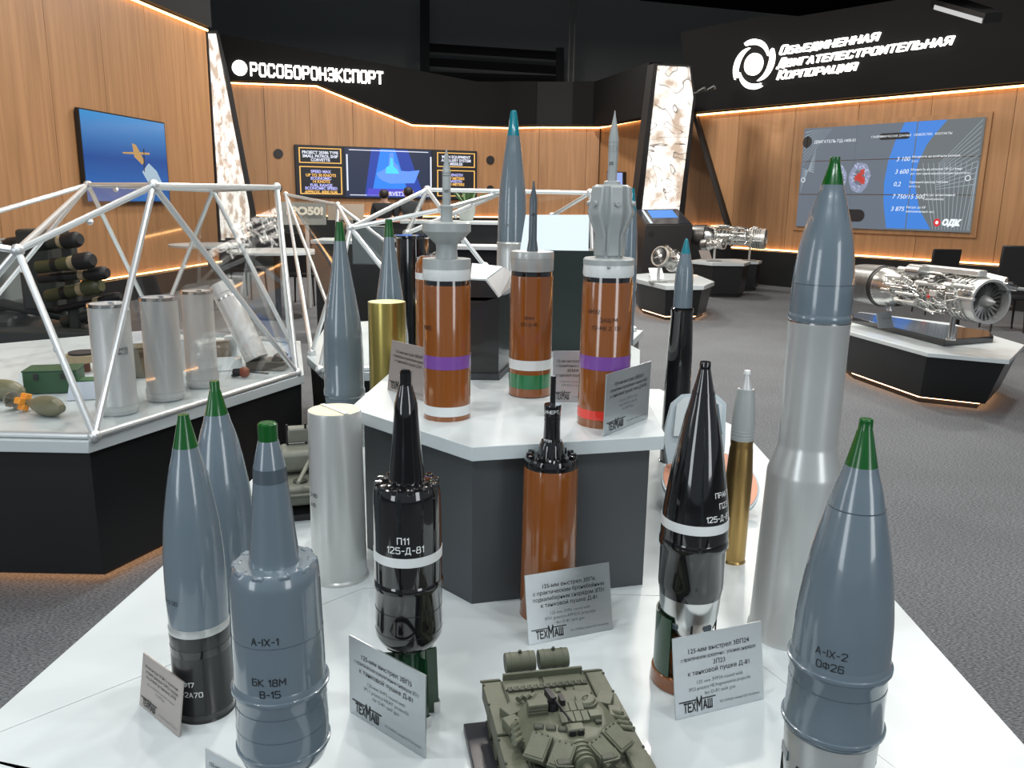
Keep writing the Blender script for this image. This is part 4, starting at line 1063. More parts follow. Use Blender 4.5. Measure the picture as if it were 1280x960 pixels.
# ----- signs
def sign(label, px, h, lines, eng, m=SIGNM, near=.985):
    TL, TR, BR, BL = px
    a = P(*BL, h); b = P(*BR, h); e = (b-a); Wd = e.length; e.normalize()
    v = ray(*TL); t_ = (a-CP).dot(e)/v.dot(e); tl = CP+v*t_*near; tl -= e*(tl-a).dot(e)
    up = (tl-a); Hd = up.length; up.normalize(); n = e.cross(up)
    M = Matrix((e, up, n)).transposed().to_4x4(); M.translation = a+Vector((0, 0, .001))
    t = thing('info_sign', label, 'sign', M=M)
    obj('plate', MB().box((Wd/2, Hd/2, -.002), (Wd, Hd, .003)), m, t)
    mi = M.to_3x3().inverted(); dn = mi @ Vector((0, 0, -1)); topc = Vector((Wd/2, Hd*.7, -.004))
    z_top = (M @ topc).z-h
    bk = Vector((-n.x, -n.y, 0)).normalized() if True else None
    foot3 = mi @ (bk*.04) ; F0 = topc+dn*z_top+foot3
    F0 = mi @ (Vector(((M @ topc).x, (M @ topc).y, h+.0015))+bk*.012-M.translation)
    hw = Wd*.18
    obj('stand', MB().add([topc-Vector((hw, 0, 0)), topc+Vector((hw, 0, 0)), F0+Vector((hw, 0, 0)), F0-Vector((hw, 0, 0)), topc-Vector((hw, 0, .002)), topc+Vector((hw, 0, -.002)), F0+Vector((hw, 0, -.002)), F0-Vector((hw, 0, .002))],
        [(0, 1, 2, 3), (7, 6, 5, 4), (0, 4, 5, 1), (1, 5, 6, 2), (2, 6, 7, 3), (3, 7, 4, 0)]), PLEX, t)
    def tx(s, x, y, wmax, size, m_, bold=0, align='CENTER', nm='lettering'):
        me = textmesh(s, size, 0, bold, 0, align); 
        if not me.vertices: return
        xs = [q.co.x for q in me.vertices]; wd = max(xs)-min(xs); k = min(1, wmax/wd)
        for q in me.vertices: q.co = Vector((q.co.x*k+x, q.co.y*max(.8, min(1, k*1.4))+y, .0003))
        me.materials.append(m_); o = bpy.data.objects.new(nm, me); COL.objects.link(o); o.parent = t
    n_ = len(lines)
    for i, s_ in enumerate(lines): tx(s_, Wd/2, Hd*(.80-.092*i), Wd*.84, Hd*.083, INKB, 0)
    y0 = .80-.092*n_-.03
    for i, s_ in enumerate(eng): tx(s_, Wd/2, Hd*(y0-.075*i), Wd*.7, Hd*.062, INKG)
    # logo: tall M with overhanging bar
    for s_, x_, w2, c_, y_ in (('ТЕХ', .155, .135, .105, .115), ('М', .262, .062, .16, .137), ('АШ', .355, .105, .105, .115)):
        flat_text(s_, Hd*c_, INKB, t, (Wd*x_, Hd*y_, .0003), (1, 0, 0), (0, 1, 0), name='logo', sw=1.15, gap=1.5, width=Wd*w2)
    obj('logo_bar', MB().box((Wd*.135, Hd*.193, .0002), (Wd*.19, Hd*.013, .0004)), INKB, t); obj('logo_bar', MB().box((Wd*.36, Hd*.193, .0002), (Wd*.17, Hd*.013, .0004)), INKB, t)
    tx('АО «НИМИ» имени В.В. Бахирева', Wd*.72, Hd*.10, Wd*.46, Hd*.045, INKG)
    return t
sign('brushed metal sign standing in front of the black shell with green tail fins', [(443, 798), (539, 849), (531, 949), (437, 890)], LP,
     ['125-мм выстрел 3ВП5', 'с практическим кумулятивным снарядом 3П11', 'к танковой пушке Д-81'], ['125-mm 3VP5 round with', '3P11 practice HEAT projectile', 'for D-81 tank gun'])
sign('brushed metal sign leaning before the orange-brown case at the platform centre', [(651, 721), (753, 703), (766, 787), (661, 807)], LP,
     ['125-мм выстрел 3ВП6', 'с практическим бронебойным', 'подкалиберным снарядом 3П31', 'к танковой пушке Д-81'], ['125 mm 3VP6 round with', '3P31 practice APFSDS projectile', 'for D-81 tank gun'])
sign('brushed metal sign standing in front of the black shell with silver tail', [(834, 801), (945, 776), (955, 874), (845, 901)], LP,
     ['125-мм выстрел 3ВП24', 'с практическим осколочно-фугасным снарядом', '3П23', 'к танковой пушке Д-81'], ['125 mm 3VP24 round with', '3P23 practice HE-fragmentation projectile', 'for D-81 tank gun'])
sign('warm grey tilted sign at the foot of the leftmost grey shell', [(199.5, 832), (250, 867), (223, 922), (174, 881)], LP,
     ['100-мм выстрел 3УОФ17 с осколочно-', 'фугасным снарядом 3ОФ32 к орудию', '(пусковой установке) 2А70'], ['100 mm 3UOF17 round with projectile', 'for 2A70 gun'], SIGNW, .955)
sign('grey sign at the bottom edge before the grey green-capped shell, mostly cut off', [(264, 941), (330, 972), (322, 1050), (258, 1014)], LP,
     ['125-мм выстрел 3ВБК16', 'с кумулятивным снарядом БК 18М'], ['125 mm round with HEAT projectile'])
sign('metal sign standing before the missile-like round on the tier', [(752, 471), (807, 456), (810, 523), (755, 546)], UP,
     ['125-мм выстрел 3ВБМ13', 'с бронебойным подкалиберным снарядом 3БМ32', 'к танковой пушке типа Д-81М'], ['125-mm 3VBM13 round', 'with APFSDS projectile', 'for D-81M gun'])
sign('upright metal sign between the middle and right rounds on the tier', [(690, 439), (742, 439), (741, 503), (690.5, 503)], UP,
     ['125-мм выстрел 3ВБМ19', 'с бронебойным снарядом', '3БМ44', 'к танковой пушке Д-81М'], ['125-mm round with', 'APFSDS projectile'])
sign('warm grey leaning sign half behind the spool-sabot round on the tier', [(497, 427), (543, 437), (530, 502), (484, 487)], UP,
     ['125-мм выстрел 3ВБМ7', 'с бронебойным подкалиберным снарядом', 'к танковой пушке Д-81'], ['125-mm round', 'for D-81 gun'], SIGNW)

# ----- octagonal pale device with salmon disc behind the black shell
def device():
    c = P(886, 640, LP)
    t = thing('display_device', 'pale octagonal device with salmon pink round plate behind the black shell', 'device', (c.x, c.y, LP))
    L = Vector((c.x, c.y, LP)); d = c.y
    p = lambda x, y, dd: PD(x, y, d+dd)-L
    cc = p(887, 604, .05); r = 61*depth(c)/F
    ax = Vector((0, -.42, .9)).normalized(); cc.z = max(cc.z, r*.44+.006)
    obj('disc', MB().cyl(cc, cc+ax*.012, r*.96, r*.96, 48), SALMON, t, label='salmon pink disc'); obj('disc_rim', MB().cyl(cc-ax*.008, cc+ax*.009, r, r, 48), PALEB, t)
    obj('foot', MB().cyl((cc.x, cc.y, 0), cc, .02, .02, 12), PALEB, t)
    q = [(829, 545), (841, 502), (852, 493), (886, 490), (897, 494), (908, 504), (906, 565), (835, 580)]
    obj('housing', MB().plate([p(x, y, .10+(545-y)*.001) for x, y in q], .04), PALEB, t)
    q2 = [(846, 506), (855, 497), (884, 493), (893, 497), (903, 506), (901, 545), (842, 545)]
    obj('front_frame', MB().plate([p(x, y, .085+(545-y)*.001) for x, y in q2], .012), WTOP, t, label='white front frame')
    q3 = [(878, 505), (898, 505), (903, 543), (880, 543)]
    obj('window', MB().plate([p(x, y, .070+(545-y)*.001) for x, y in q3], .005), mat('blue grey glass', (.10, .16, .20), .1), t, label='blue-grey window')
device()

# ================================================================= tank model
def tank():
    rc = Vector(((-.045+.178)/2, 1.40, 0)); yaw = math.radians(11.5); fd = Vector((math.sin(yaw), -math.cos(yaw), 0))
    ctr = rc+fd*.205
    t = thing('model_tank', 'olive scale model battle tank on a black base board', 'model', (ctr.x, ctr.y, LP), yaw)
    # local: +Y rear, -Y front
    O = OLIVE
    obj('base_board', MB().box((-.018, -.02, .009), (.27, .44, .018)), mat('navy black board', (.014, .017, .024), .35), t, bevel=.002)
    z0 = .018
    obj('hull', MB().add([(-.078, .2, z0+.028), (.078, .2, z0+.028), (.078, -.19, z0+.02), (-.078, -.19, z0+.02), (-.086, .205, z0+.078), (.086, .205, z0+.078), (.086, -.15, z0+.078), (-.086, -.15, z0+.078)],
        [(0, 1, 2, 3), (7, 6, 5, 4), (0, 4, 5, 1), (1, 5, 6, 2), (2, 6, 7, 3), (3, 7, 4, 0)]), O, t)
    for sx in (-1, 1):
        tr = obj('track', MB().box((sx*.093, 0, z0+.03), (.036, .39, .05)), OLIVED, t, bevel=.012)
        for k in range(6):
            obj('road_wheel', MB().cyl((sx*.094, -.15+k*.06, z0+.024), (sx*.1125, -.15+k*.06, z0+.024), .022, .022, 18), O, t)
        mbk = MB()
        for k in range(34):
            mbk.box((sx*.093, -.19+k*.0115, z0+.054), (.038, .006, .004)); mbk.box((sx*.093, -.19+k*.0115, z0+.004), (.038, .006, .004))
        tl = obj('track_links', mbk, OLIVED, t); tl['kind'] = 'stuff'
        for k in range(5):
            y0 = .2-k*.08
            z = .079+z0
            obj('fender_panel', MB().box((sx*.1, y0-.04, z+.004*(k % 2)), (.036, .078, .006)), O, t, bevel=.0012)
            obj('side_skirt', MB().box((sx*.1165, y0-.04, z-.014), (.003, .077, .030)), O, t, bevel=.001)
            for j in (-1, 1): obj('bolt', MB().box((sx*.1165, y0-.04+j*.03, z+.004), (.004, .004, .003)), OLIVED, t)
        obj('fender_end', MB().add([(sx*.082, .2, z0+.080), (sx*.118, .2, z0+.080), (sx*.118, .222, z0+.068), (sx*.082, .222, z0+.068), (sx*.082, .2, z0+.084), (sx*.118, .2, z0+.084), (sx*.118, .223, z0+.072), (sx*.082, .223, z0+.072)],
            [(0, 1, 2, 3), (7, 6, 5, 4), (0, 4, 5, 1), (1, 5, 6, 2), (2, 6, 7, 3), (3, 7, 4, 0)]), O, t)
    zt = z0+.078
    # engine deck
    for (x, y, w_, l) in ((-.045, .185, .07, .03), (.035, .185, .075, .03), (-.055, .145, .045, .04), (.0, .145, .055, .04), (.055, .145, .045, .04)):
        obj('deck_panel', MB().box((x, y, zt+.002), (w_, l, .004)), O, t, bevel=.001)
    obj('deck_rail', MB().box((0, .204, zt+.008), (.155, .006, .014)), O, t, bevel=.001)
    obj('engine_grille', MB().box((.0, .165, zt+.005), (.15, .012, .006)), OLIVED, t)
    for k in range(12): obj('grille_slat', MB().box((-.066+k*.012, .165, zt+.009), (.003, .012, .003)), O, t)
    for x in (-.038, .028):
        d = obj('fuel_drum', MB().cyl((x-.029, .236, zt+.018), (x+.029, .236, zt+.018), .0185, .0185, 26), O, t)
        for k in (-.018, .0, .018): obj('drum_strap', MB().cyl((x+k-.0015, .236, zt+.018), (x+k+.0015, .236, zt+.018), .0193, .0193, 26), O, d)
        obj('drum_cap', MB().cyl((x, .236, zt+.036), (x, .236, zt+.042), .004, .003, 8), OLIVED, d)
        obj('drum_bracket', MB().box((x-.02, .215, zt+.004), (.003, .03, .004)).box((x+.02, .215, zt+.004), (.003, .03, .004)), O, d)
    # turret
    cy = .02
    out = [(-.075, .055), (-.050, .088), (.050, .088), (.075, .055), (.088, .005), (.078, -.045), (.045, -.082), (.012, -.09), (-.012, -.09), (-.045, -.082), (-.078, -.045), (-.088, .005)]
    tur = MB(); n = len(out)
    v = [(x, y+cy, zt+.004) for x, y in out]+[(x*1.02, y*1.0+cy, zt+.022) for x, y in out]+[(x*.72, y*.76+cy+.006, zt+.042) for x, y in out]
    f = [tuple(range(2*n, 3*n))]+[(j*n+i, j*n+(i+1) % n, (j+1)*n+(i+1) % n, (j+1)*n+i) for j in range(2) for i in range(n)]
    obj('turret', tur.add(v, f), O, t, bevel=.002)
    zz = zt+.042
    # mantlet, gun
    obj('mantlet', MB().cyl((0, -.045, zt+.028), (0, -.088, zt+.026), .019, .015, 20), O, t)
    for k in range(5): obj('mantlet_fold', MB().cyl((0, -.05-k*.009, zt+.0277), (0, -.053-k*.009, zt+.0277), .0205-k*.0008, .0205-k*.0008, 20), O, t)
    g = obj('gun_barrel', MB().cyl((0, -.085, zt+.026), (0, -.33, zt+.028), .0085, .007, 18), O, t)
    for k in range(3): obj('barrel_strap', MB().cyl((0, -.12-k*.05, zt+.0265), (0, -.124-k*.05, zt+.0265), .0095, .0095, 18), OLIVED, g)
    # reactive armour wedges on the turret front
    for sx in (-1, 1):
        for k in range(2):
            M = Matrix.Rotation(sx*.62, 3, 'Z') @ Matrix.Rotation(.42, 3, 'X')
            c = Vector((sx*(.034+.032*k), -.078+.028*k+cy-.01, zt+.034))
            b = obj('armour_wedge', MB().box(c, (.036, .046, .012), M), O, t, bevel=.0015)
            obj('wedge_lid', MB().box(c+M @ Vector((0, 0, .0068)), (.030, .038, .002), M), O, b)
            for j in range(3): obj('bolt', MB().cyl(c+M @ Vector((-.01+.01*j, .020, .006)), c+M @ Vector((-.01+.01*j, .020, .009)), .0016, .0016, 6), OLIVED, b)
    # searchlight / dazzler boxes by the gun
    for sx in (-1, 1):
        obj('searchlight', MB().box((sx*.036, -.085+cy-.02, zt+.030), (.022, .014, .02)), OLIVED, t, bevel=.002)
        obj('lamp_guard', MB().tube([Vector((sx*.024, -.10, zt+.04)), Vector((sx*.05, -.10, zt+.044)), Vector((sx*.05, -.075, zt+.044))], .0012), O, t)
    # roof bricks
    for k in range(4):
        obj('armour_brick', MB().box((-.012+.0125*k, .008, zz+.005), (.0115, .022, .007), Matrix.Rotation(.2, 3, 'X')), O, t, bevel=.0008)
    for k in range(3):
        obj('armour_brick', MB().box((-.002+.0125*k, .034, zz+.007), (.0115, .022, .007), Matrix.Rotation(.2, 3, 'X')), O, t, bevel=.0008)
    for k in range(3): obj('armour_brick', MB().box((-.056+.019*k, .0-.007*k, zz+.001), (.017, .012, .007), Matrix.Rotation(-.3, 3, 'Z')), OLIVED, t, bevel=.003)
    obj('hatch_ring', MB().cyl((.038, .052, zz-.002), (.038, .052, zz+.006), .022, .021, 26), O, t)
    h = obj('commander_hatch', MB().cyl((.038, .052, zz+.006), (.038, .052, zz+.010), .019, .016, 26), O, t)
    obj('hatch_handle', MB().tube([Vector((.032, .048, zz+.010)), Vector((.034, .05, zz+.014)), Vector((.042, .054, zz+.014)), Vector((.044, .056, zz+.010))], .0012), O, h)
    obj('gunner_sight', MB().box((.0, -.022, zz+.004), (.028, .018, .014)), O, t, bevel=.002)
    for sx in (-1, 1): obj('sight_lens', MB().cyl((sx*.007, -.029, zz+.004), (sx*.007, -.034, zz+.004), .0058, .0058, 12), GUNM, t)
    obj('sight_box', MB().box((.042, .008, zz+.004), (.02, .018, .014)), O, t, bevel=.001)
    obj('sight_box', MB().box((.044, -.006, zz+.0), (.01, .01, .012)), OLIVED, t, bevel=.001)
    # machine gun and ammo box
    obj('ammunition_box', MB().box((-.050, .038, zz+.010), (.034, .018, .022)), O, t, bevel=.001)
    for k in range(3): obj('box_rib', MB().box((-.050, .0285, zz+.004+k*.006), (.034, .001, .0015)), OLIVED, t)
    mg = obj('machine_gun', MB().cyl((-.022, .05, zz+.022), (-.006, -.02, zz+.018), .0026, .0018, 10).box((-.024, .052, zz+.02), (.009, .03, .012), Matrix.Rotation(.2, 3, 'Z')), GUNM, t)
    obj('machine_gun_mount', MB().cyl((-.022, .046, zz-.002), (-.022, .046, zz+.016), .012, .008, 16).box((-.006, .044, zz+.012), (.008, .02, .018)), GUNM, t)
    # stowage round the rear
    for (x, y, w_, l, hh, a) in ((-.085, .085, .03, .03, .016, .5), (-.060, .10, .05, .02, .014, .1), (0, .115, .045, .022, .012, 0), (.052, .112, .03, .026, .02, -.1), (.085, .085, .028, .035, .018, -.5), (.09, .04, .022, .03, .022, -.2), (-.09, .048, .026, .03, .018, .3)):
        obj('stowage_box', MB().box((x, y+.0, zt+.008+hh/2), (w_, l, hh), Matrix.Rotation(a, 3, 'Z')), O, t, bevel=.0015)
    for k in range(5): obj('bedroll_bundle', MB().cyl((-.07+.012*k, .098, zt+.03), (-.062+.012*k, .106, zt+.032), .006, .005, 10), O, t)
    for sx in (-1, 1):
        for k in range(4):
            a = sx*(.5+.12*k)
            y0 = .03-.014*k
            obj('smoke_launcher', MB().cyl((sx*.086, y0+cy-.01, zt+.026), (sx*(.086+.02*math.sin(abs(a))), y0+cy-.03, zt+.034), .0048, .0048, 12), O, t)
        obj('launcher_bracket', MB().box((sx*.084, .02, zt+.022), (.004, .06, .008)), O, t)
    obj('lamp_pod', MB().cyl((.0, .098, zt+.04), (.0, .088, zt+.04), .006, .006, 12), O, t)
    obj('cylinder_vent', MB().cyl((-.045, .125, zt+.008), (-.035, .120, zt+.016), .008, .008, 14), O, t)
    for k in range(2): obj('tow_cable', MB().tube([Vector((-.082+k*.164, .19, zt+.008)), Vector((-.080+k*.16, .1, zt+.009)), Vector((-.082+k*.164, 0, zt+.009)), Vector((-.078+k*.156, -.12, zt+.008))], .0018), OLIVED, t)
    obj('antenna_base', MB().cyl((.06, .09, zt+.02), (.06, .09, zt+.034), .004, .002, 8), GUNM, t)
tank()

# ================================================================= display tables
def table(label, top, z, body_in=.08, taper=.82, parts_led=True, thick=.03, edge=None, kickz=.06):
    cx = sum(p[0] for p in top)/len(top); cy = sum(p[1] for p in top)/len(top)
    t = thing('display_table', label, 'table', (cx, cy, 0))
    l = [(x-cx, y-cy) for x, y in top]
    obj('table_top', MB().prism(l, z-thick, z), WTOP, t, bevel=.003)
    up_ = [(x*(1-body_in), y*(1-body_in)) for x, y in l]; dn = [(x*taper, y*taper) for x, y in l]
    obj('base', MB().prism(up_, kickz, z-thick, dn), WHIB, t)
    obj('kick_board', MB().prism([(x*(taper-.07), y*(taper-.07)) for x, y in l], 0, kickz), BLKM, t)
    if parts_led:
        mb = MB(); k = taper-.055; n = len(l)
        for i in range(n):
            a, b = l[i], l[(i+1) % n]; mb.cyl((a[0]*k, a[1]*k, kickz-.008), (b[0]*k, b[1]*k, kickz-.008), .008, .008, 6)
        obj('led_strip', mb, WARMF, t)
    return t
LT = [(-3.2, 3.12), (-1.68, 3.105), (-1.155, 4.424), (-1.45, 5.5), (-2.6, 5.9), (-3.6, 5.0)]
table('white-topped black table under the faceted glass case at left', LT, TB, .015, .97, True, .05, kickz=.05)
T2 = [(-1.045, 4.46), (.55, 4.75), (1.0, 6.2), (-.3, 7.0), (-1.45, 6.3), (-1.27, 4.95)]
table('white-topped black table under the glass case behind the tier', T2, TB, .02, .96, True, .05, kickz=.05)

def frame(label, nodes, tubes, panes, r=.014, name='glass_case', group=None):
    c = sum((Vector(v) for v in nodes.values()), Vector())/len(nodes); c.z = TB
    t = thing(name, label, 'glass case', c)
    Nn = {k: Vector(v)-c for k, v in nodes.items()}
    for a, b in tubes: obj('tube', MB().cyl(Nn[a], Nn[b], r, r, 10), CHROME, t)
    used = {k for ab in tubes for k in ab}
    for k in used: obj('node', MB().ball(Nn[k], r*1.9, 12), CHROME, t)
    for pn in panes: obj('pane', MB().plate([Nn[k] for k in pn], .004), GLASS, t)
    for a, b in tubes[::2]:
        m = (Nn[a]+Nn[b])/2; obj('clamp', MB().ball(m+Vector((0, 0, -r*1.6)), r*1.1, 8), CHROME, t)
    return t
z = TB+.015
N = {
 'apex': PD(192, 232, 3.7), 'n3': PD(346, 234, 4.9), 'n2': PD(110, 231, 5.2), 'n4': PD(22, 313, 3.25), 'n0': PD(-90, 290, 4.2), 'nx': PD(-60, 300, 3.2),
 'f0': P(118, 545, z), 'f1': P(371, 466, z), 'fL': Vector((-2.6, 3.16, z)), 'b1': Vector((-1.50, 5.42, z)), 'b2': Vector((-2.55, 5.8, z)), 'b3': Vector((-3.45, 4.95, z)), 'm5': PD(266, 238, 5.5)}
frame('faceted glass case of polished tubes over the left table', N,
      [('n4', 'apex'), ('apex', 'n3'), ('apex', 'f0'), ('apex', 'f1'), ('n4', 'f0'), ('n3', 'f1'), ('n2', 'apex'), ('n2', 'n0'), ('n4', 'nx'), ('n4', 'n2'), ('n4', 'fL'), ('n2', 'b2'), ('n3', 'b1'), ('m5', 'b1'), ('m5', 'b2'), ('n3', 'm5'), ('m5', 'n2'), ('n0', 'nx'), ('n2', 'b3'), ('n0', 'b3'), ('f0', 'f1'), ('f0', 'fL'), ('b1', 'f1'), ('b1', 'b2')],
      [('n4', 'apex', 'f0'), ('apex', 'f1', 'f0'), ('apex', 'n3', 'f1'), ('n4', 'f0', 'fL'), ('n3', 'b1', 'f1'), ('n2', 'apex', 'n4'), ('m5', 'b1', 'b2'), ('apex', 'm5', 'n3')])
N = {'a': PD(534, 237, 5.6), 'r': PD(738, 241, 5.4), 'l': PD(438, 285, 4.9), 'bl': P(400, 462, z), 'bl2': Vector((-1.25, 5.0, z)), 'c': PD(552, 262, 5.0), 'u': PD(627, 241, 5.6), 'd': Vector((.50, 4.8, z)),
     'e': PD(690, 270, 6.1), 'g': PD(606, 333, 5.0), 'h': PD(357, 243, 7.8), 'k': PD(422, 256, 7.2), 'br': Vector((.92, 6.15, z)), 'bk': Vector((-.3, 6.9, z)), 'lf': PD(508, 292, 5.2), 'bm': Vector((-.3, 4.64, z)), 'bb': Vector((-1.38, 6.25, z))}
frame('large faceted glass case of polished tubes behind the tier', N,
      [('a', 'r'), ('a', 'l'), ('l', 'bl'), ('a', 'c'), ('c', 'u'), ('a', 'lf'), ('u', 'lf'), ('lf', 'bm'), ('c', 'g'), ('r', 'e'), ('r', 'd'), ('l', 'bl2'), ('l', 'k'), ('k', 'h'), ('k', 'bk'), ('e', 'br'), ('g', 'd'), ('c', 'l'), ('h', 'bb'), ('h', 'bl2'), ('k', 'bb'), ('bl', 'bm'), ('bm', 'd'), ('l', 'bm')],
      [('a', 'r', 'u'), ('a', 'l', 'bm'), ('l', 'bl', 'bm'), ('l', 'k', 'bb'), ('k', 'h', 'bb'), ('u', 'r', 'd')])

# engraved decal letters on a pane of the left case (seen from behind)
t = thing('decal_lettering', 'curved white decal letters on the glass between the two cases', 'decal', PD(318, 290, 5.6))
pts = [(289, 318, .5), (300, 310, .6), (309, 303, .8), (318, 299, 1.0), (329, 296, .9), (341, 303, .7), (349, 285, .5), (351, 297, .5)]
for (ch, (x, y, s_)) in zip('ТНОЧМАШТ', pts):
    flat_text(ch, .055, mat('white decal film', (.8, .78, .74), .4), t, PD(x, y, 5.6)-t.location, Vector((-.8, 0, -.45)), Vector((-.35, 0, .9)), sw=1.3, extrude=.001)
pts = [(303, 289), (311, 283), (321, 280), (331, 277), (339, 272), (345, 266)]
for ch, (x, y) in zip('ТОЧМАШ', pts):
    flat_text(ch, .05, mat('white decal film', (.8, .78, .74), .4), t, PD(x, y, 5.6)-t.location, Vector((-.8, 0, -.45)), Vector((-.35, 0, .9)), sw=1.3, extrude=.001)

# ----- inside the left case
def tubecase(label, px, w_, rb=1.06):
    (xt, yt), (xb, yb) = px
    B = B_(xb, yb, TB); s = Shell('launch_canister', label, 'canister', B, 'silver canisters in the left glass case')
    R_ = w_/2*depth(B)/F; zt = zrow(B, yt)-TB
    s.part('tube', ALU, [(zt, R_), (.07, R_), (.055, R_*1.06), (.03, R_*1.06), (.01, R_*1.02), (0, R_*.9)], lit=True, n=48)
    obj('rim', MB().lathe([(zt-.01, R_*1.02), (zt+.004, R_*1.02), (zt+.004, R_*.9), (zt-.01, R_*.9)], 48, cap=False), BRIGHT, s.o)
    obj('lid', MB().lathe([(zt-.004, R_*.92), (zt-.003, .001)], 32), SILV, s.o)
    for y in (.045, .02): obj('groove', MB().lathe([(y-.002, R_*1.07), (y, R_*1.075), (y+.002, R_*1.07)], 48, cap=False), SILV, s.o)
    M = Matrix.Rotation(s.az+.2, 3, 'Z'); obj('lid_latch', MB().box(M @ Vector((R_*.6, 0, zt+.006)), (.04, .02, .01), M), BRIGHT, s.o)
    return s
s = tubecase('upright silver canister nearest the front corner of the left glass case, small black stencil', [(137, 380), (148, 516)], 47)
s.text('9М119', 434, .014, INKB, .45, sw=.9); s.text('ИМ-05', 439, .012, INKB, .45, sw=.9)
tubecase('upright silver canister in the left glass case, second from its front corner', [(199, 372), (208, 499)], 43)
tubecase('upright silver canister in the left glass case, between the second one and the tilted one', [(247, 364), (254, 483)], 37)
p0 = P(322, 462, TB); p0.z = TB+.06; p1 = PD(276, 356, p0.y+.1)
d = (p1-p0); q = d.to_track_quat('Z', 'Y').to_matrix().to_4x4(); q.translation = p0
t = thing('launch_canister', 'silver canister leaning on a brown cradle in the left glass case', 'canister', M=q, group='silver canisters in the left glass case')
Ln = d.length; R_ = .066
obj('tube', MB().lathe([(0, R_), (Ln*.86, R_), (Ln*.87, R_*1.05), (Ln, R_*1.05), (Ln, R_*.9)], 40), ALU, t)
obj('lid', MB().lathe([(Ln+.001, R_*1.0), (Ln+.006, R_*.95), (Ln+.008, .001)], 40), mat('grey lid', (.25, .25, .22), .5), t)
obj('ring', MB().lathe([(Ln*.8, R_*1.03), (Ln*.8+.01, R_*1.03)], 40), BRIGHT, t)
mb = MB().box((0, 0, .03), (.22, .16, .05)).box((.06, 0, .06), (.05, .14, .06), Matrix.Rotation(.5, 3, 'Y'))
o = obj('cradle', mb, mat('brown steel', (.10, .085, .065), .5), bevel=.006); a = P(335, 462, TB); o.location = (a.x, a.y+.03, TB)
tag(o, 'brown steel cradle under the leaning silver canister', 'cradle')

def mortar(label, x, y, yaw, k=1):
    a = P(x, y, TB); t = thing('mortar_bomb', label, 'mortar bomb', (a.x, a.y, TB+.045*k), (0, PI/2, yaw), 'mortar bombs in the left glass case')
    obj('body', MB().lathe(cr([(-.10*k, .001), (-.09*k, .018*k), (-.05*k, .038*k), (.0, .045*k), (.05*k, .04*k), (.12*k, .018*k), (.13*k, .014*k)]), 28), mat('olive bomb paint', (.17, .16, .09), .35), t)
    obj('tail_tube', MB().cyl((0, 0, .13*k), (0, 0, .24*k), .012*k, .012*k, 14), mat('olive bomb paint', (.17, .16, .09), .35), t)
    for j in range(4):
        M = Matrix.Rotation(j*PI/2+.4, 3, 'Z'); obj('charge_ring', MB().box(M @ Vector((.024*k, 0, .16*k)), (.03*k, .03*k, .04*k), M), ORNG, t, bevel=.004)
    for j in range(6):
        M = Matrix.Rotation(j*PI/3, 3, 'Z'); obj('tail_fin', MB().box(M @ Vector((.026*k, 0, .225*k)), (.035*k, .003*k, .04*k), M), mat('grey fin metal', (.3, .29, .24), .4, .6), t)
    obj('end_disc', MB().cyl((0, 0, .25*k), (0, 0, .262*k), .034*k, .034*k, 20), mat('grey fin metal', (.3, .29, .24), .4, .6), t)
mortar('olive mortar bomb with orange charges, nearest the front corner inside the left case', 62, 520, 2.7, 1.0)
mortar('olive mortar bomb with orange charges at the left edge of the picture', 8, 500, 2.9, 1.1)
def boxat(name, label, cat, x, y, dims, m, rot=0, h=TB, trims=None, group=None):
    a = P(x, y, h); t = thing(name, label, cat, (a.x, a.y, h), rot, group)
    obj('body', MB().box((0, 0, dims[2]/2), dims), m, t, bevel=min(dims)*.06)
    obj('lid', MB().box((0, 0, dims[2]+.004), (dims[0]*1.02, dims[1]*1.02, .008)), m, t, bevel=.002)
    if trims:
        for sx in (-1, 1): obj('clasp', MB().box((sx*dims[0]*.25, -dims[1]/2-.004, dims[2]*.8), (.02, .008, .03)), trims, t)
    return t
DG = mat('forest green box paint', (.018, .075, .028), .45)
boxat('equipment_box', 'dark green box in the left glass case behind the front mortar bomb', 'box', 70, 488, (.24, .16, .11), DG, .25, trims=BLKM)
boxat('equipment_box', 'low green box in front of the second silver canister', 'box', 117, 487, (.13, .09, .05), mat('leaf green box paint', (.04, .14, .05), .45), .2, trims=BLKM)
boxat('equipment_box', 'olive box between the first and second silver canisters', 'box', 172, 470, (.16, .14, .16), mat('olive box paint', (.10, .095, .06), .5), .3, trims=BLKM)
boxat('equipment_box', 'small brown box behind the third silver canister', 'box', 280, 452, (.08, .06, .12), mat('brown box', (.16, .12, .075), .5), .1)
boxat('equipment_box', 'white box just left of the leaning silver canister', 'box', 291, 450, (.07, .06, .14), WTOP, .1)
boxat('equipment_box', 'white box behind the gap between second and third canisters', 'box', 229, 462, (.07, .06, .17), WTOP, .1)
a = P(92, 470, TB); t = thing('fuse_disc', 'tan round disc on the green box in left case', 'disc', (a.x, a.y+.12, TB))
obj('stem', MB().cyl((0, 0, 0), (0, 0, .06), .03, .03, 14), mat('rust brown', (.16, .05, .02), .6), t); obj('disc', MB().cyl((0, 0, .06), (0, 0, .1), .09, .09, 30), TAN, t); obj('top', MB().cyl((0, 0, .1), (0, 0, .112), .075, .075, 30), BLKM, t)
a = P(306, 472, TB); t = thing('grenade', 'small brown and black fuse device lying in front of the leaning canister', 'device', (a.x, a.y, TB))
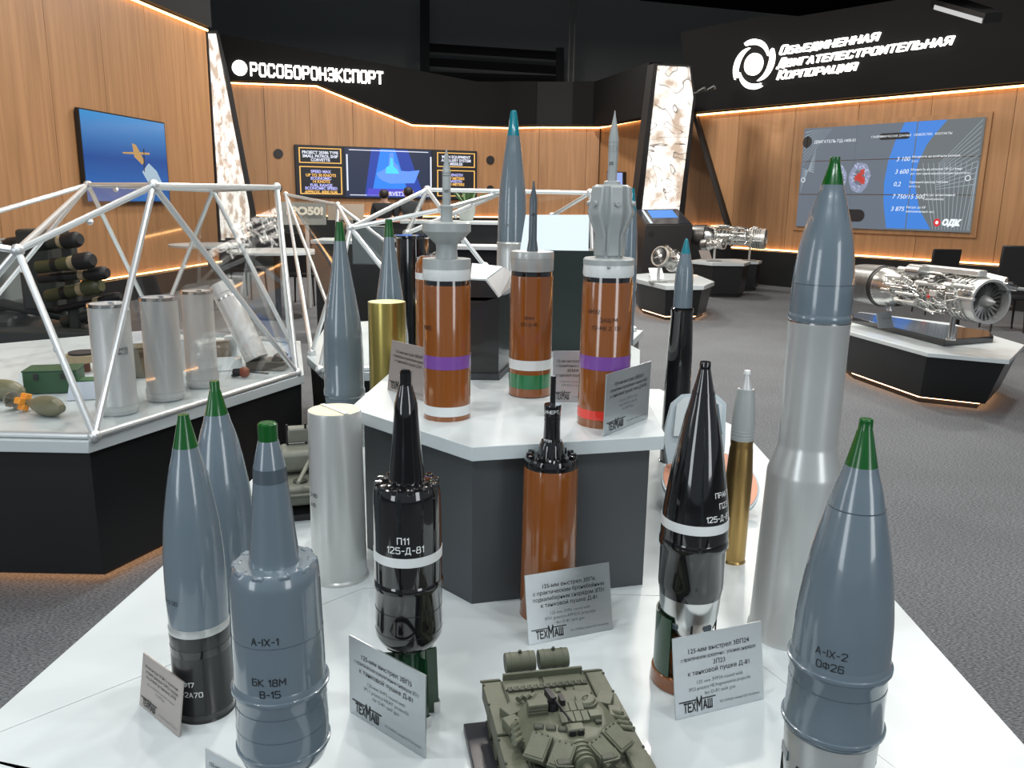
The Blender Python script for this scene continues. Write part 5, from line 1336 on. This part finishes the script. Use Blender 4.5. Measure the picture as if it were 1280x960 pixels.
obj('body', MB().ball((0, 0, .03), .03, 16), mat('rust red', (.28, .07, .03), .5), t); obj('lever', MB().box((.07, 0, .03), (.12, .014, .008), Matrix.Rotation(.1, 3, 'Y')), GUNM, t); obj('ring', MB().cyl((-.05, 0, .008), (-.05, 0, .016), .022, .022, 16), GUNM, t); obj('cap', MB().cyl((-.02, 0, .03), (-.06, 0, .03), .022, .018, 14), GUNM, t)
def card(label, x, y, w_, h_, rot, m=WTOP, hz=TB):
    a = P(x, y, hz); t = thing('info_card', label, 'card', (a.x, a.y, hz), (0, 0, rot))
    M = Matrix.Rotation(-.9, 3, 'X')
    obj('card_sheet', MB().box((0, .03, h_/2*math.cos(.9)+.004), (w_, .003, h_), M), m, t)
    flat_text('ТЕХМАШ', h_*.16, INKB, t, Vector((-w_*.2, .03-.002-.01, h_*.14)), (1, 0, 0), M @ Vector((0, 0, 1)))
card('pale blue information card lying in front of the low green box', 105, 500, .14, .11, .3, mat('pale blue card', (.40, .46, .55), .5))
card('white information card lying between the third canister and the small fuse device', 280, 464, .20, .10, .35)
card('white information card inside the left case beside the green box', 36, 486, .12, .1, .2)

# ----- missile launcher rack beyond the left case
t = thing('launcher_rack', 'dark grey launcher mast and cradle beyond the left glass case', 'launcher', (-4.55, 7.2, 0), .0)
L = Vector((-4.55, 7.2, 0))
obj('mast', MB().box((-.35, .2, .88), (.75, .6, .62)), mat('launcher grey paint', (.17, .20, .20), .45), t, bevel=.08)
obj('pedestal', MB().box((-.2, .1, .28), (.9, .7, .56)), DRKG, t, bevel=.05)
obj('cradle', MB().box((.45, 0, .95), (.3, .35, .7)), DRKG, t, bevel=.03)
obj('lower_frame', MB().box((.6, -.15, .42), (1.8, .7, .12)).box((.8, -.25, .85), (.1, .1, .8)).box((.8, 0, .24), (.2, .2, .48)).cyl((-.3, 0, .7), (1.0, 0, .45), .05, .05, 8), DRKG, t, bevel=.02)
obj('control_box', MB().box((.8, -.25, .32), (.5, .2, .3)), mat('deep blue box', (.01, .022, .10), .4), t, bevel=.02)
def launch(label, x0, y0, x1, y1, d, wpx, m, cap=BLKM):
    a = PD(x0, y0, d); b = PD(x1, y1, d-.1); r = wpx*.52*d/F; v = b-a; q = v.to_track_quat('Z', 'Y').to_matrix().to_4x4(); q.translation = a
    t = thing('launch_tube', label, 'launch tube', M=q, group='launch tubes on the rack'); Ln = v.length
    obj('barrel', MB().cyl((0, 0, 0), (0, 0, Ln), r, r, 24), m, t)
    obj('muzzle_cap', MB().lathe([(Ln-.14, r*1.05), (Ln-.13, r*1.32), (Ln-.02, r*1.35), (Ln, r*1.2), (Ln+.02, r*.9)], 24), cap, t)
    for k in (.3, .62): obj('strap', MB().cyl((0, 0, Ln*k), (0, 0, Ln*k+.05), r*1.08, r*1.08, 24), mat('tan strap', (.35, .28, .17), .6) if k > .5 else GUNM, t)
launch('topmost dark launch tube on the rack', 38, 308, 98, 299, 6.8, 14, DRKG)
launch('second launch tube down, with tan strap, on the rack', 48, 334, 114, 325, 6.7, 15, LOLIVE)
launch('black launch tube third from the top of the rack', 50, 348, 132, 341, 6.8, 12, BLACKC)
launch('light olive launch tube fourth from the top of the rack', 60, 370, 124, 357, 6.85, 15, LOLIVE, LOLIVE)
launch('thin dark launch tube second from the bottom of the rack', 70, 387, 148, 370, 6.88, 8, GUNM)
launch('lowest olive-grey launch tube on the rack, nearest the silver canister', 80, 402, 140, 386, 7.0, 14, DRKG)
launch('black cylindrical end behind the left tube node', 4, 306, 24, 304, 7.4, 12, BLACKC)

# ================================================================= far furniture
def chair(label, x, y, rot, h=.98, group='black dining chairs', z=0, d=None):
    a = P(x, y, 0) if d is None else BD(x, y, d, 0)
    t = thing('chair', label, 'chair', (a[0], a[1], 0), rot, group)
    obj('seat', MB().box((0, 0, .46), (.42, .42, .07)), LEATH, t, bevel=.02)
    obj('backrest', MB().box((0, .205, .46+(h-.46)/2), (.42, .04, h-.44), Matrix.Rotation(-.12, 3, 'X')), LEATH, t, bevel=.015)
    for sx in (-1, 1):
        for sy in (-1, 1): obj('leg', MB().cyl((sx*.18, sy*.18, .44), (sx*.2, sy*.21, 0), .018, .012, 8), BLKM, t)
    return t
chair('black dining chair seen from behind, left of the green-tipped shells', 381, 380, PI, 1.07)
chair('black dining chair behind the white decal letters', 312, 372, 2.8, .95)
chair('black dining chair at the right edge of the picture beyond the engine model', 1251, 413, PI-.2, 1.12)
chair('black chair in front of the right wall, seen over the engine model', 1164, 392, PI, .98)
def rtable(label, x, y, d, w_, z, m=WTOP):
    a = PD(x, y, d); t = thing('round_table', label, 'table', (a.x, a.y, 0))
    obj('table_top', MB().cyl((0, 0, z-.03), (0, 0, z), w_, w_, 40), m, t); obj('column', MB().cyl((0, 0, .02), (0, 0, z-.03), .04, .04, 14), BLKM, t); obj('foot', MB().cyl((0, 0, 0), (0, 0, .03), w_*.5, w_*.48, 30), BLKM, t)
rtable('white round table behind the decal letters', 345, 313, 11.0, .62, .9)
rtable('white round table at the end of the left wood wall', 262, 308, 11.8, .55, .92)
rtable('low black round table behind the engine model', 1195, 400, 9.6, .55, .5, BLKM)
def counter(label, x0, x1, ytop, d, z, depth_=.6, m=WHIB, mt=WTOP):
    a = PD(x0, ytop, d); b = PD(x1, ytop, d); zt = a.z; cx = (a.x+b.x)/2
    t = thing('counter', label, 'counter', (cx, d, 0)); w_ = b.x-a.x
    obj('counter_top', MB().box((0, depth_/2, zt-.02), (w_, depth_, .04)), mt, t, bevel=.004)
    obj('counter_body', MB().box((0, depth_/2+.02, (zt-.04)/2), (w_-.06, depth_-.06, zt-.04)), m, t)
    for k in range(1, int(w_/.8)): obj('door_panel', MB().box((-w_/2+k*.8, .045, (zt-.04)/2), (.76, .02, zt-.14)), m, t)
    return t, zt
t, zc = counter('long black counter with white top behind the tier centre', 500, 640, 275.5, 10.5, 1.3)
counter('black counter with white top behind the left green-tipped shells', 388, 485, 300, 9.0, 1.2)
t, zk = counter('low dark cabinet with silver edge under the long counter', 560, 625, 307, 8.4, 1.1, .4, FASC2, ALU)
t, _ = counter('black bench in front of the back wall with salmon pink stripes', 470, 530, 274, 12, 1.2, .4, BLKM, SALMON)
boxat('grey_monitor', 'grey equipment case standing behind the left green-tipped shells', 'monitor', 463, 330, (.30, .2, .34), mat('equipment grey', (.14, .17, .18), .5), 0, h=1.0)
def vase(x, y, d):
    a = PD(x, y, d); t = thing('potted_plant', 'small plant in a clear pot on the long counter', 'plant', (a.x, a.y+.15, zc))
    obj('pot', MB().lathe([(0, .08), (.1, .12), (.2, .12)], 20), mat('clear grey pot', (.35, .38, .36), .2), t)
    for k in range(16):
        an = k*.8; rr = .06+.05*(k % 3); obj('leaf', MB().add([(0, 0, .18), (rr*math.cos(an)+.02, rr*math.sin(an), .28+.02*(k % 4)), (rr*1.6*math.cos(an), rr*1.6*math.sin(an), .36), (rr*math.cos(an)-.02, rr*math.sin(an), .3+.02*(k % 4))], [(0, 1, 2, 3)]), mat('plant green', (.05, .12, .03), .5), t)
vase(582, 272, 10.7)
# hanging glass sign board far left-centre
t = thing('glass_sign', 'frosted glass board with pale capitals behind the left case', 'sign', PD(382, 268, 12)); L = t.location
obj('board', MB().plate([PD(349, 281, 12)-L, PD(408, 281, 12)-L, PD(408, 254, 12)-L, PD(349, 252, 12)-L], .02), mat('frosted grey board', (.30, .31, .29), .4), t)
flat_text('1PO50!', .15, mat('pale board letters', (.85, .80, .68), .5), t, PD(380, 264, 11.95)-L, (1, 0, 0), (0, 0, 1), bold=.008, xs=1.2)
obj('board_stand', MB().cyl(Vector((0, .05, -L.z)), Vector((0, .05, -.1)), .03, .03, 8), CHROME, t)
t = thing('wood_cabinet', 'pale beige low screen board left of the standing people', 'board', PD(437, 264, 13)); L = t.location
obj('panel', MB().plate([PD(410, 275, 13)-L, PD(455, 275, 13)-L, PD(455, 255, 13)-L, PD(410, 255, 13)-L], .03), mat('beige board', (.45, .38, .30), .5), t)
obj('panel_stand', MB().cyl(Vector((0, .05, -L.z)), Vector((0, .05, -.1)), .04, .04, 8), CHROME, t)
# small orange cone ornament
a = PD(364, 281, 9.5)
# wall screen right of the missile-like round
WS = WB3; q = [WS.px(762, 214), WS.px(783, 215), WS.px(783, 260), WS.px(762, 260)]; c = WS.at(q[0][0], q[2][1])
t = thing('television', 'small lilac-blue wall screen behind the missile-like round', 'television', c)
v, f = WS.slab(q, 0, .08); obj('bezel', MB().add([p-c for p in v], f), BLKM, t)
q = [WS.px(763, 216), WS.px(781.5, 216), WS.px(781.5, 258), WS.px(763, 258)]; v, f = WS.slab(q, .08, .085); obj('display', MB().add([p-c for p in v], f), emit('lilac blue picture', (.28, .38, .75), 1), t)

# ----- big touch kiosk
def touch_kiosk():
    D0 = 15.6
    p = lambda x, y, dd=0: PD(x, y, D0+dd)
    fl_ = PD(806, 331, D0); z0 = 0
    a = PD(807, 282, D0); b = PD(866, 281, D0); c = PD(847, 261, D0+.6); e = PD(794, 262, D0+.6)
    yb = P(830, 362, 0)
    t = thing('touch_kiosk', 'large black touch-screen kiosk with slanted blue display beside the backlit panel', 'kiosk', (a.x, D0, 0)); L = Vector((a.x, D0, 0))
    q = [a, b, c, e]; bt = [Vector((v.x*.985, v.y, .05)) for v in q]
    obj('body', MB().add([v-L for v in bt+q], [(0, 1, 5, 4), (1, 2, 6, 5), (2, 3, 7, 6), (3, 0, 4, 7), (3, 2, 1, 0), (4, 5, 6, 7)]), mat('kiosk black', (.028, .026, .026), .3), t)
    obj('foot', MB().add([Vector((v.x, v.y, .05))-L for v in q]+[Vector((v.x, v.y, 0))-L for v in q], [(0, 1, 2, 3), (7, 6, 5, 4), (0, 4, 5, 1), (1, 5, 6, 2), (2, 6, 7, 3), (3, 7, 4, 0)]), mat('kiosk foot trim', (.3, .28, .25), .4), t)
    n = (b-a).cross(e-a).normalized()
    bl = lambda u, v: (a+(b-a)*u)*(1-v)+(e+(c-e)*u)*v
    obj('glass_top', MB().plate([bl(u, v)+n*.002-L for u, v in ((.03, .05), (.97, .05), (.97, .95), (.03, .95))], .008), mat('dark touch glass', (.03, .032, .04), .1), t)
    obj('display', MB().plate([bl(u, v)+n*.011-L for u, v in ((.25, .42), (.82, .42), (.84, .9), (.25, .9))], .002), emit('kiosk picture blue', (.07, .27, .75), 1), t)
    obj('display_bar', MB().plate([bl(u, v)+n*.011-L for u, v in ((.12, .1), (.18, .1), (.18, .92), (.13, .92))], .002), emit('kiosk picture white', (.7, .8, .9), 1), t)
    s0 = PD(814, 293, D0-.003); obj('speaker_hole', MB().cyl(s0-L, s0-L+Vector((0, -.006, 0)), .06, .06, 20), BLKM, t)
touch_kiosk()

# ----- engine tables
def poly_px(pts, z): return [tuple(P(x, y, z)[:2]) for x, y in pts]
ET = .46
table('white-topped black table carrying the large engine model at right', poly_px([(1040, 404), (1053, 412), (1160, 441), (1262, 450), (1281, 431), (1190, 404), (1075, 390)], ET), ET, .03, .84, True, .035)
table('small white-topped table with a little engine model left of the kiosk', poly_px([(790, 343), (797, 349), (832, 357), (880, 357), (893, 352), (870, 343), (815, 341)], .5), .5, .05, .85, True, .06)
table('white-topped table in front of kiosk carrying the middle engine model', [(3.1, 14.6), (3.4, 14.1), (3.95, 14.1), (4.2, 14.6), (4.1, 15.15), (3.5, 15.2)], .6, .05, .85, False, .05)
table('white-topped table against the right wall under the far engine model', [(3.9, 15.6), (4.0, 15.32), (4.55, 15.32), (4.7, 15.6), (4.3, 16.0), (3.95, 15.95)], .55, .05, .9, False, .05)

def engine(label, p0, p1, R, seed, nacelle=.42, stand_z=None, detail=60, fan=True, plinth=None):
    random.seed(seed)
    p0 = Vector(p0); p1 = Vector(p1); v = p1-p0; Ln = v.length
    X = v.normalized(); Z = Vector((0, 0, 1)); Z = (Z-X*Z.dot(X)).normalized(); Y = Z.cross(X)
    M = Matrix((X, Y, Z)).transposed().to_4x4(); M.translation = p0
    t = thing('engine_model', label, 'engine model', M=M)
    def lx(prof, m, name, n=40, cap=True):
        mb = MB(); mb.lathe(prof, n, cap=cap); mb.v = [(z, y, -x) for x, y, z in mb.v]; return obj(name, mb, m, t)
    lx([(0, R*.95), (0, R*1.05), (Ln*.05, R*1.1), (Ln*nacelle*.9, R*1.16)], ENGD, 'exhaust_nozzle')
    lx([(Ln*nacelle*.9, R*1.12), (Ln*nacelle, R*1.12)], BLKM, 'black_ring')
    lx([(Ln*nacelle, R*1.10), (Ln*(nacelle+.03), R*1.08), (Ln*(nacelle+.10), R*.98), (Ln*(nacelle+.13), R*.80), (Ln*.62, R*.76), (Ln*.72, R*.74), (Ln*.80, R*.80)], ENG, 'casing')
    lx([(Ln*.80, R*.82), (Ln*.83, R*.95), (Ln*.9, R*1.0), (Ln, R*1.04), (Ln, R*.93), (Ln*.93, R*.92), (Ln*.93, .001)], ENGW, 'intake_ring')
    for k in range(7): x = Ln*(nacelle+.13+.05*k); lx([(x, R*.79), (x, R*.83), (x+Ln*.006, R*.83), (x+Ln*.006, R*.79)], ENGW, 'flange', cap=False)
    for k in range(4): x = Ln*(.84+.03*k); lx([(x, R*.97), (x, R*1.07), (x+Ln*.007, R*1.07), (x+Ln*.007, R*.97)], ENG, 'flange', cap=False)
    if fan:
        lx([(Ln*.935, R*.92), (Ln*.936, .001)], BLKM, 'fan_backing')
        for k in range(24):
            a = k*2*PI/24; Mr = Matrix.Rotation(a, 3, 'X')
            obj('fan_blade', MB().box(Mr @ Vector((Ln*.955, 0, R*.6)), (.02*R/.16, .016*R/.16, R*.62), Mr @ Matrix.Rotation(.5, 3, 'Z')), ENGD, t)
        lx([(Ln*.95, R*.30), (Ln*.97, R*.27), (Ln*1.0, R*.15), (Ln*1.03, .001)], ENGW, 'spinner')
    # accessories: pipes and boxes on the upper side
    for k in range(detail):
        x = Ln*random.uniform(nacelle+.12, .97); a = random.uniform(-.2*PI, .75*PI) if k % 3 else random.uniform(-.2, PI+.2)
        r = R*random.uniform(.85, 1.2); c = Vector((x, -r*math.cos(a), r*math.sin(a)))
        if k % 4 == 0:
            dx = Ln*random.uniform(.03, .08); obj('accessory', MB().cyl(c-Vector((dx, 0, 0)), c+Vector((dx, 0, 0)), R*random.uniform(.06, .17), R*random.uniform(.05, .14), 12), random.choice([ENG, ENGW, ENGW]), t)
        elif k % 4 == 1:
            obj('accessory', MB().box(c, (R*random.uniform(.2, .5), R*random.uniform(.12, .3), R*random.uniform(.1, .3)), Matrix.Rotation(-a+PI/2, 3, 'X')), random.choice([ENG, ENGW, ENGD]), t, bevel=R*.02)
        else:
            pts = []; aa = a; xx = x; rr = R*random.uniform(.86, 1.1)
            for j in range(7):
                pts.append(Vector((xx, -rr*math.cos(aa), rr*math.sin(aa)))); aa += random.uniform(-.28, .28); xx = max(Ln*(nacelle+.1), min(Ln*.97, xx+Ln*random.uniform(-.07, .07))); rr = R*random.uniform(.84, 1.12)
            obj('pipe', MB().tube(pts, R*.032, 6), random.choice([ENG, ENGW]), t)
    mb = MB()
    for k in range(40):
        a = k*2*PI/40
        for x in (nacelle+.01, .815): mb.ball((Ln*x, -R*1.10*math.cos(a) if x < .5 else -R*.9*math.cos(a), R*1.10*math.sin(a) if x < .5 else R*.9*math.sin(a)), R*.02, 6)
    obj('rivets', mb, ENGW, t)['kind'] = 'stuff'
    return t, M
e0_, e1_ = PD(1074, 353, 7.9), PD(1239, 377.5, 6.2)
R0 = 26.5*6.3/F
t, M = engine('large silver jet engine model with nozzle and bladed intake, on the right table', e0_, e1_, R0, 3, .26, detail=110)
Ln = (e1_-e0_).length
obj('top_gearbox', MB().box((Ln*.72, 0, R0*1.25), (Ln*.42, R0*.5, R0*.3)), ENGW, t, bevel=.01)
obj('oil_tank', MB().cyl((Ln*.50, -R0*.5, R0*1.05), (Ln*.60, -R0*.5, R0*1.05), R0*.38, R0*.38, 20), ENG, t)
obj('side_gearbox', MB().cyl((Ln*.84, R0*.2, R0*1.05), (Ln*.96, R0*1.0, R0*.85), R0*.34, R0*.26, 14), ENGW, t)
obj('side_arm', MB().cyl((Ln*.9, R0*.9, R0*.75), (Ln*.93, R0*1.9, R0*.55), R0*.2, R0*.13, 12).box((Ln*.9, R0*1.4, R0*.62), (.09, .10, .07)), ENG, t)
obj('drive_shaft', MB().cyl((Ln*.93, R0*1.9, R0*.55), (Ln*.94, R0*2.5, R0*.5), R0*.08, R0*.08, 10), ENGW, t)
obj('red_tag', MB().box((Ln*.70, -R0*.9, -R0*.05), (.02, .01, .03)), RED, t, label='small red tag')
pl = poly_px([(1057, 401), (1075, 397), (1235, 421), (1241, 428), (1180, 433)], ET)
t2 = thing('glossy_pedestal', 'black glossy base board under the large engine model', 'base board', (pl[0][0], pl[0][1], ET))
obj('board', MB().prism([(x-pl[0][0], y-pl[0][1]) for x, y in pl], 0, .055), mat('black gloss board', (.014, .014, .016), .12, coat=.5), t2, bevel=.003)
for x, y in ((1112, 388), (1188, 425)):
    a = P(x, y, ET+.055); b = PD(x+2, y-45 if x > 1150 else y-4, a.y)
    obj('support_post', MB().cyl(Vector((a.x, a.y, ET+.055))-t2.location, Vector((a.x, a.y, e0_.z+(e1_.z-e0_.z)*.6-R0*.7))-t2.location, .022, .022, 16), BRIGHT, t2)
    obj('post_foot', MB().cyl(Vector((a.x, a.y, ET+.055))-t2.location, Vector((a.x, a.y, ET+.07))-t2.location, .04, .04, 18), BRIGHT, t2)
a = P(1108, 410, ET+.055); t3 = thing('info_sign', 'small silver information plate on the large engine base board', 'sign', (a.x, a.y, ET+.056), (0, 0, .35))
obj('plate', MB().box((0, .03, .065), (.17, .006, .14), Matrix.Rotation(-.35, 3, 'X')), SIGNM, t3); flat_text('АЛ-41Ф', .03, INKG, t3, (0, .012, .085), (1, 0, 0), Matrix.Rotation(-.35, 3, 'X') @ Vector((0, 0, 1)))

engine('long silver engine model with dark intake on the far right-hand tables', PD(866, 294, 15.9), PD(957, 299, 15.3), 12.2*15.4/F, 5, .2, detail=50)
engine('small silver engine fragment model on the middle table', PD(878, 306, 14.6), PD(905, 305, 14.3), 6.5*13.8/F, 9, .3, detail=24)
engine('little stubby silver engine model left of the teal-tipped slim round', PD(850, 330, 11.7), PD(824, 320, 11.4), 12*11.5/F, 8, .3, detail=40, fan=True)
for (lab, x, y, d, zt, zb_) in (('silver stand under the little stubby engine model', 823, 345, 11.5, None, .5), ('silver stand under the far engine model', 937, 316, 15.5, None, .55), ('silver stand under the small engine fragment model', 893, 318, 14.45, None, .6)):
    a = PD(x, y, d); top = PD(x, y-16 if d < 12 else y-9, d).z
    t = thing('model_stand', lab, 'stand', (a.x, a.y, zb_)); obj('post', MB().cyl((0, 0, 0), (0, 0, max(.05, top-zb_)), .02, .02, 10), CHROME, t); obj('stand_foot', MB().box((0, 0, .01), (.24, .14, .02)), GREYS, t)
card('silver information card in front of the little stubby engine model', 821, 349, .2, .24, .1, SIGNM, .5)
card('pale information card in front of the small engine fragment model', 882, 324, .2, .24, .1, SIGNW, .6)

# small tank model glimpsed behind the silver case, left
def small_model():
    a = P(372, 598, LP); a = Vector((PD(372, 560, 2.55).x, 2.55, LP))
    t = thing('model_vehicle', 'grey-olive scale model vehicle with gun barrels behind the tall silver case', 'model', a, .3)
    G_ = mat('grey olive model paint', (.15, .16, .13), .5, var=.2, vscale=40)
    obj('base_board', MB().box((0, 0, .01), (.26, .34, .02)), BLKM, t)
    obj('hull', MB().box((0, 0, .07), (.14, .30, .06)), G_, t, bevel=.01)
    for sx in (-1, 1):
        obj('track', MB().box((sx*.085, 0, .05), (.035, .30, .05)), OLIVED, t, bevel=.012)
        for k in range(5): obj('road_wheel', MB().cyl((sx*.09, -.11+k*.055, .045), (sx*.106, -.11+k*.055, .045), .02, .02, 14), G_, t)
    obj('glacis_plate', MB().box((0, -.17, .08), (.15, .07, .006), Matrix.Rotation(-.5, 3, 'X')), G_, t)
    obj('hatch', MB().cyl((.0, -.09, .10), (.0, -.09, .106), .022, .022, 18), OLIVED, t)
    obj('turret', MB().box((0, .03, .145), (.12, .12, .07)), G_, t, bevel=.015)
    obj('radar_box', MB().box((.01, .08, .21), (.08, .05, .05)), G_, t, bevel=.006)
    for sx in (-1, 1):
        obj('gun_barrel', MB().cyl((sx*.04, -.01, .15), (sx*.05-.06, -.20, .135), .008, .006, 10), G_, t)
        obj('missile_pod', MB().box((sx*.08, .03, .16), (.04, .12, .035)), G_, t, bevel=.004)
        obj('mast', MB().cyl((sx*.03, .06, .18), (sx*.03, .06, .25), .004, .004, 8), GUNM, t)
small_model()

# ================================================================= people
def person(label, x, d, ytop, yaw, jm):
    a = PD(x, ytop, d); hgt = a.z; k = hgt/1.75
    t = thing('person', label, 'person', (a.x, a.y, 0), yaw)
    def skin(name, pts, edges, m, parent, sub=1):
        me = bpy.data.meshes.new(name); me.from_pydata([p[:3] for p in pts], edges, [])
        o = bpy.data.objects.new(name, me); COL.objects.link(o)
        md = o.modifiers.new('skin', 'SKIN')
        for i, p in enumerate(pts):
            sv = me.skin_vertices[0].data[i]; sv.radius = p[3] if len(p) == 5 else (p[3], p[3])
            if len(p) == 5: sv.radius = (p[3], p[4])
        me.skin_vertices[0].data[0].use_root = True
        s_ = o.modifiers.new('sub', 'SUBSURF'); s_.levels = sub; s_.render_levels = sub
        dg = bpy.context.evaluated_depsgraph_get(); m2 = bpy.data.meshes.new_from_object(o.evaluated_get(dg)); bpy.data.objects.remove(o)
        m2.materials.clear(); m2.materials.append(m)
        for p in m2.polygons: p.use_smooth = True
        o = bpy.data.objects.new(name, m2); COL.objects.link(o); o.parent = parent; o.scale = (k, k, k); return o
    # body: skin coloured continuous figure (front = -Y)
    V = [(0, 0, .95, .13), (0, 0, 1.15, .13), (0, 0, 1.38, .15), (0, 0, 1.48, .065), (0, -.01, 1.56, .075), (0, -.01, 1.65, .095), (0, 0, 1.72, .06)]
    E_ = [(0, 1), (1, 2), (2, 3), (3, 4), (4, 5), (5, 6)]
    for sx in (-1, 1):
        n = len(V); V += [(sx*.19, 0, 1.42, .055), (sx*.24, .02, 1.15, .045), (sx*.23, -.08, .92, .035), (sx*.22, -.12, .84, .03), (sx*.10, 0, .88, .085), (sx*.11, 0, .5, .06), (sx*.11, .02, .1, .045), (sx*.12, -.14, .04, .035)]
        E_ += [(2, n), (n, n+1), (n+1, n+2), (n+2, n+3), (0, n+4), (n+4, n+5), (n+5, n+6), (n+6, n+7)]
    body = skin('body', V, E_, SKIN, t, 2)
    J = [(0, 0, .93, .155), (0, 0, 1.15, .15), (0, 0, 1.38, .17), (0, 0, 1.46, .08)]; JE = [(0, 1), (1, 2), (2, 3)]
    for sx in (-1, 1): n = len(J); J += [(sx*.2, 0, 1.41, .075), (sx*.245, .02, 1.15, .062), (sx*.23, -.08, .93, .05)]; JE += [(2, n), (n, n+1), (n+1, n+2)]
    skin('jacket', J, JE, jm, t)
    T = [(0, 0, .95, .14)]; TE = []
    for sx in (-1, 1): n = len(T); T += [(sx*.1, 0, .86, .10), (sx*.11, 0, .5, .08), (sx*.11, .02, .09, .065)]; TE += [(0, n), (n, n+1), (n+1, n+2)]
    skin('trousers', T, TE, BLKM, t)
    skin('hair', [(0, .04, 1.53, .085), (0, .03, 1.66, .112), (0, .012, 1.735, .085)], [(0, 1), (1, 2)], HAIR, t)
    for sx in (-1, 1):
        o = obj('ear', MB().ball((sx*.092*k, .0, 1.635*k), .022*k, 8, 1.4), SKIN, body); o.scale = (1/k,)*3
        o = obj('shoe', MB().box((sx*.115*k, -.05*k, .04*k), (.1*k, .27*k, .08*k)), BLKM, t, bevel=.02)
        o = obj('eye', MB().ball((sx*.035*k, -.098*k, 1.64*k), .012*k, 8), HAIR, body); o.scale = (1/k,)*3
    o = obj('nose', MB().ball((0, -.11*k, 1.615*k), .016*k, 8, 1.5), SKIN, body); o.scale = (1/k,)*3
    o = obj('mouth', MB().box((0, -.098*k, 1.575*k), (.045*k, .01*k, .008*k)), mat('lips', (.35, .12, .10), .5), body); o.scale = (1/k,)*3
person('person in a black jacket seen from behind in front of the ship screen', 480, 17.5, 235.5, PI, CLOTH)
person('person with cap-like dark hair in a charcoal jacket, right of the black-jacketed one', 510, 17.9, 232.5, PI+.3, CLOTH2)
bpy.context.view_layer.update()
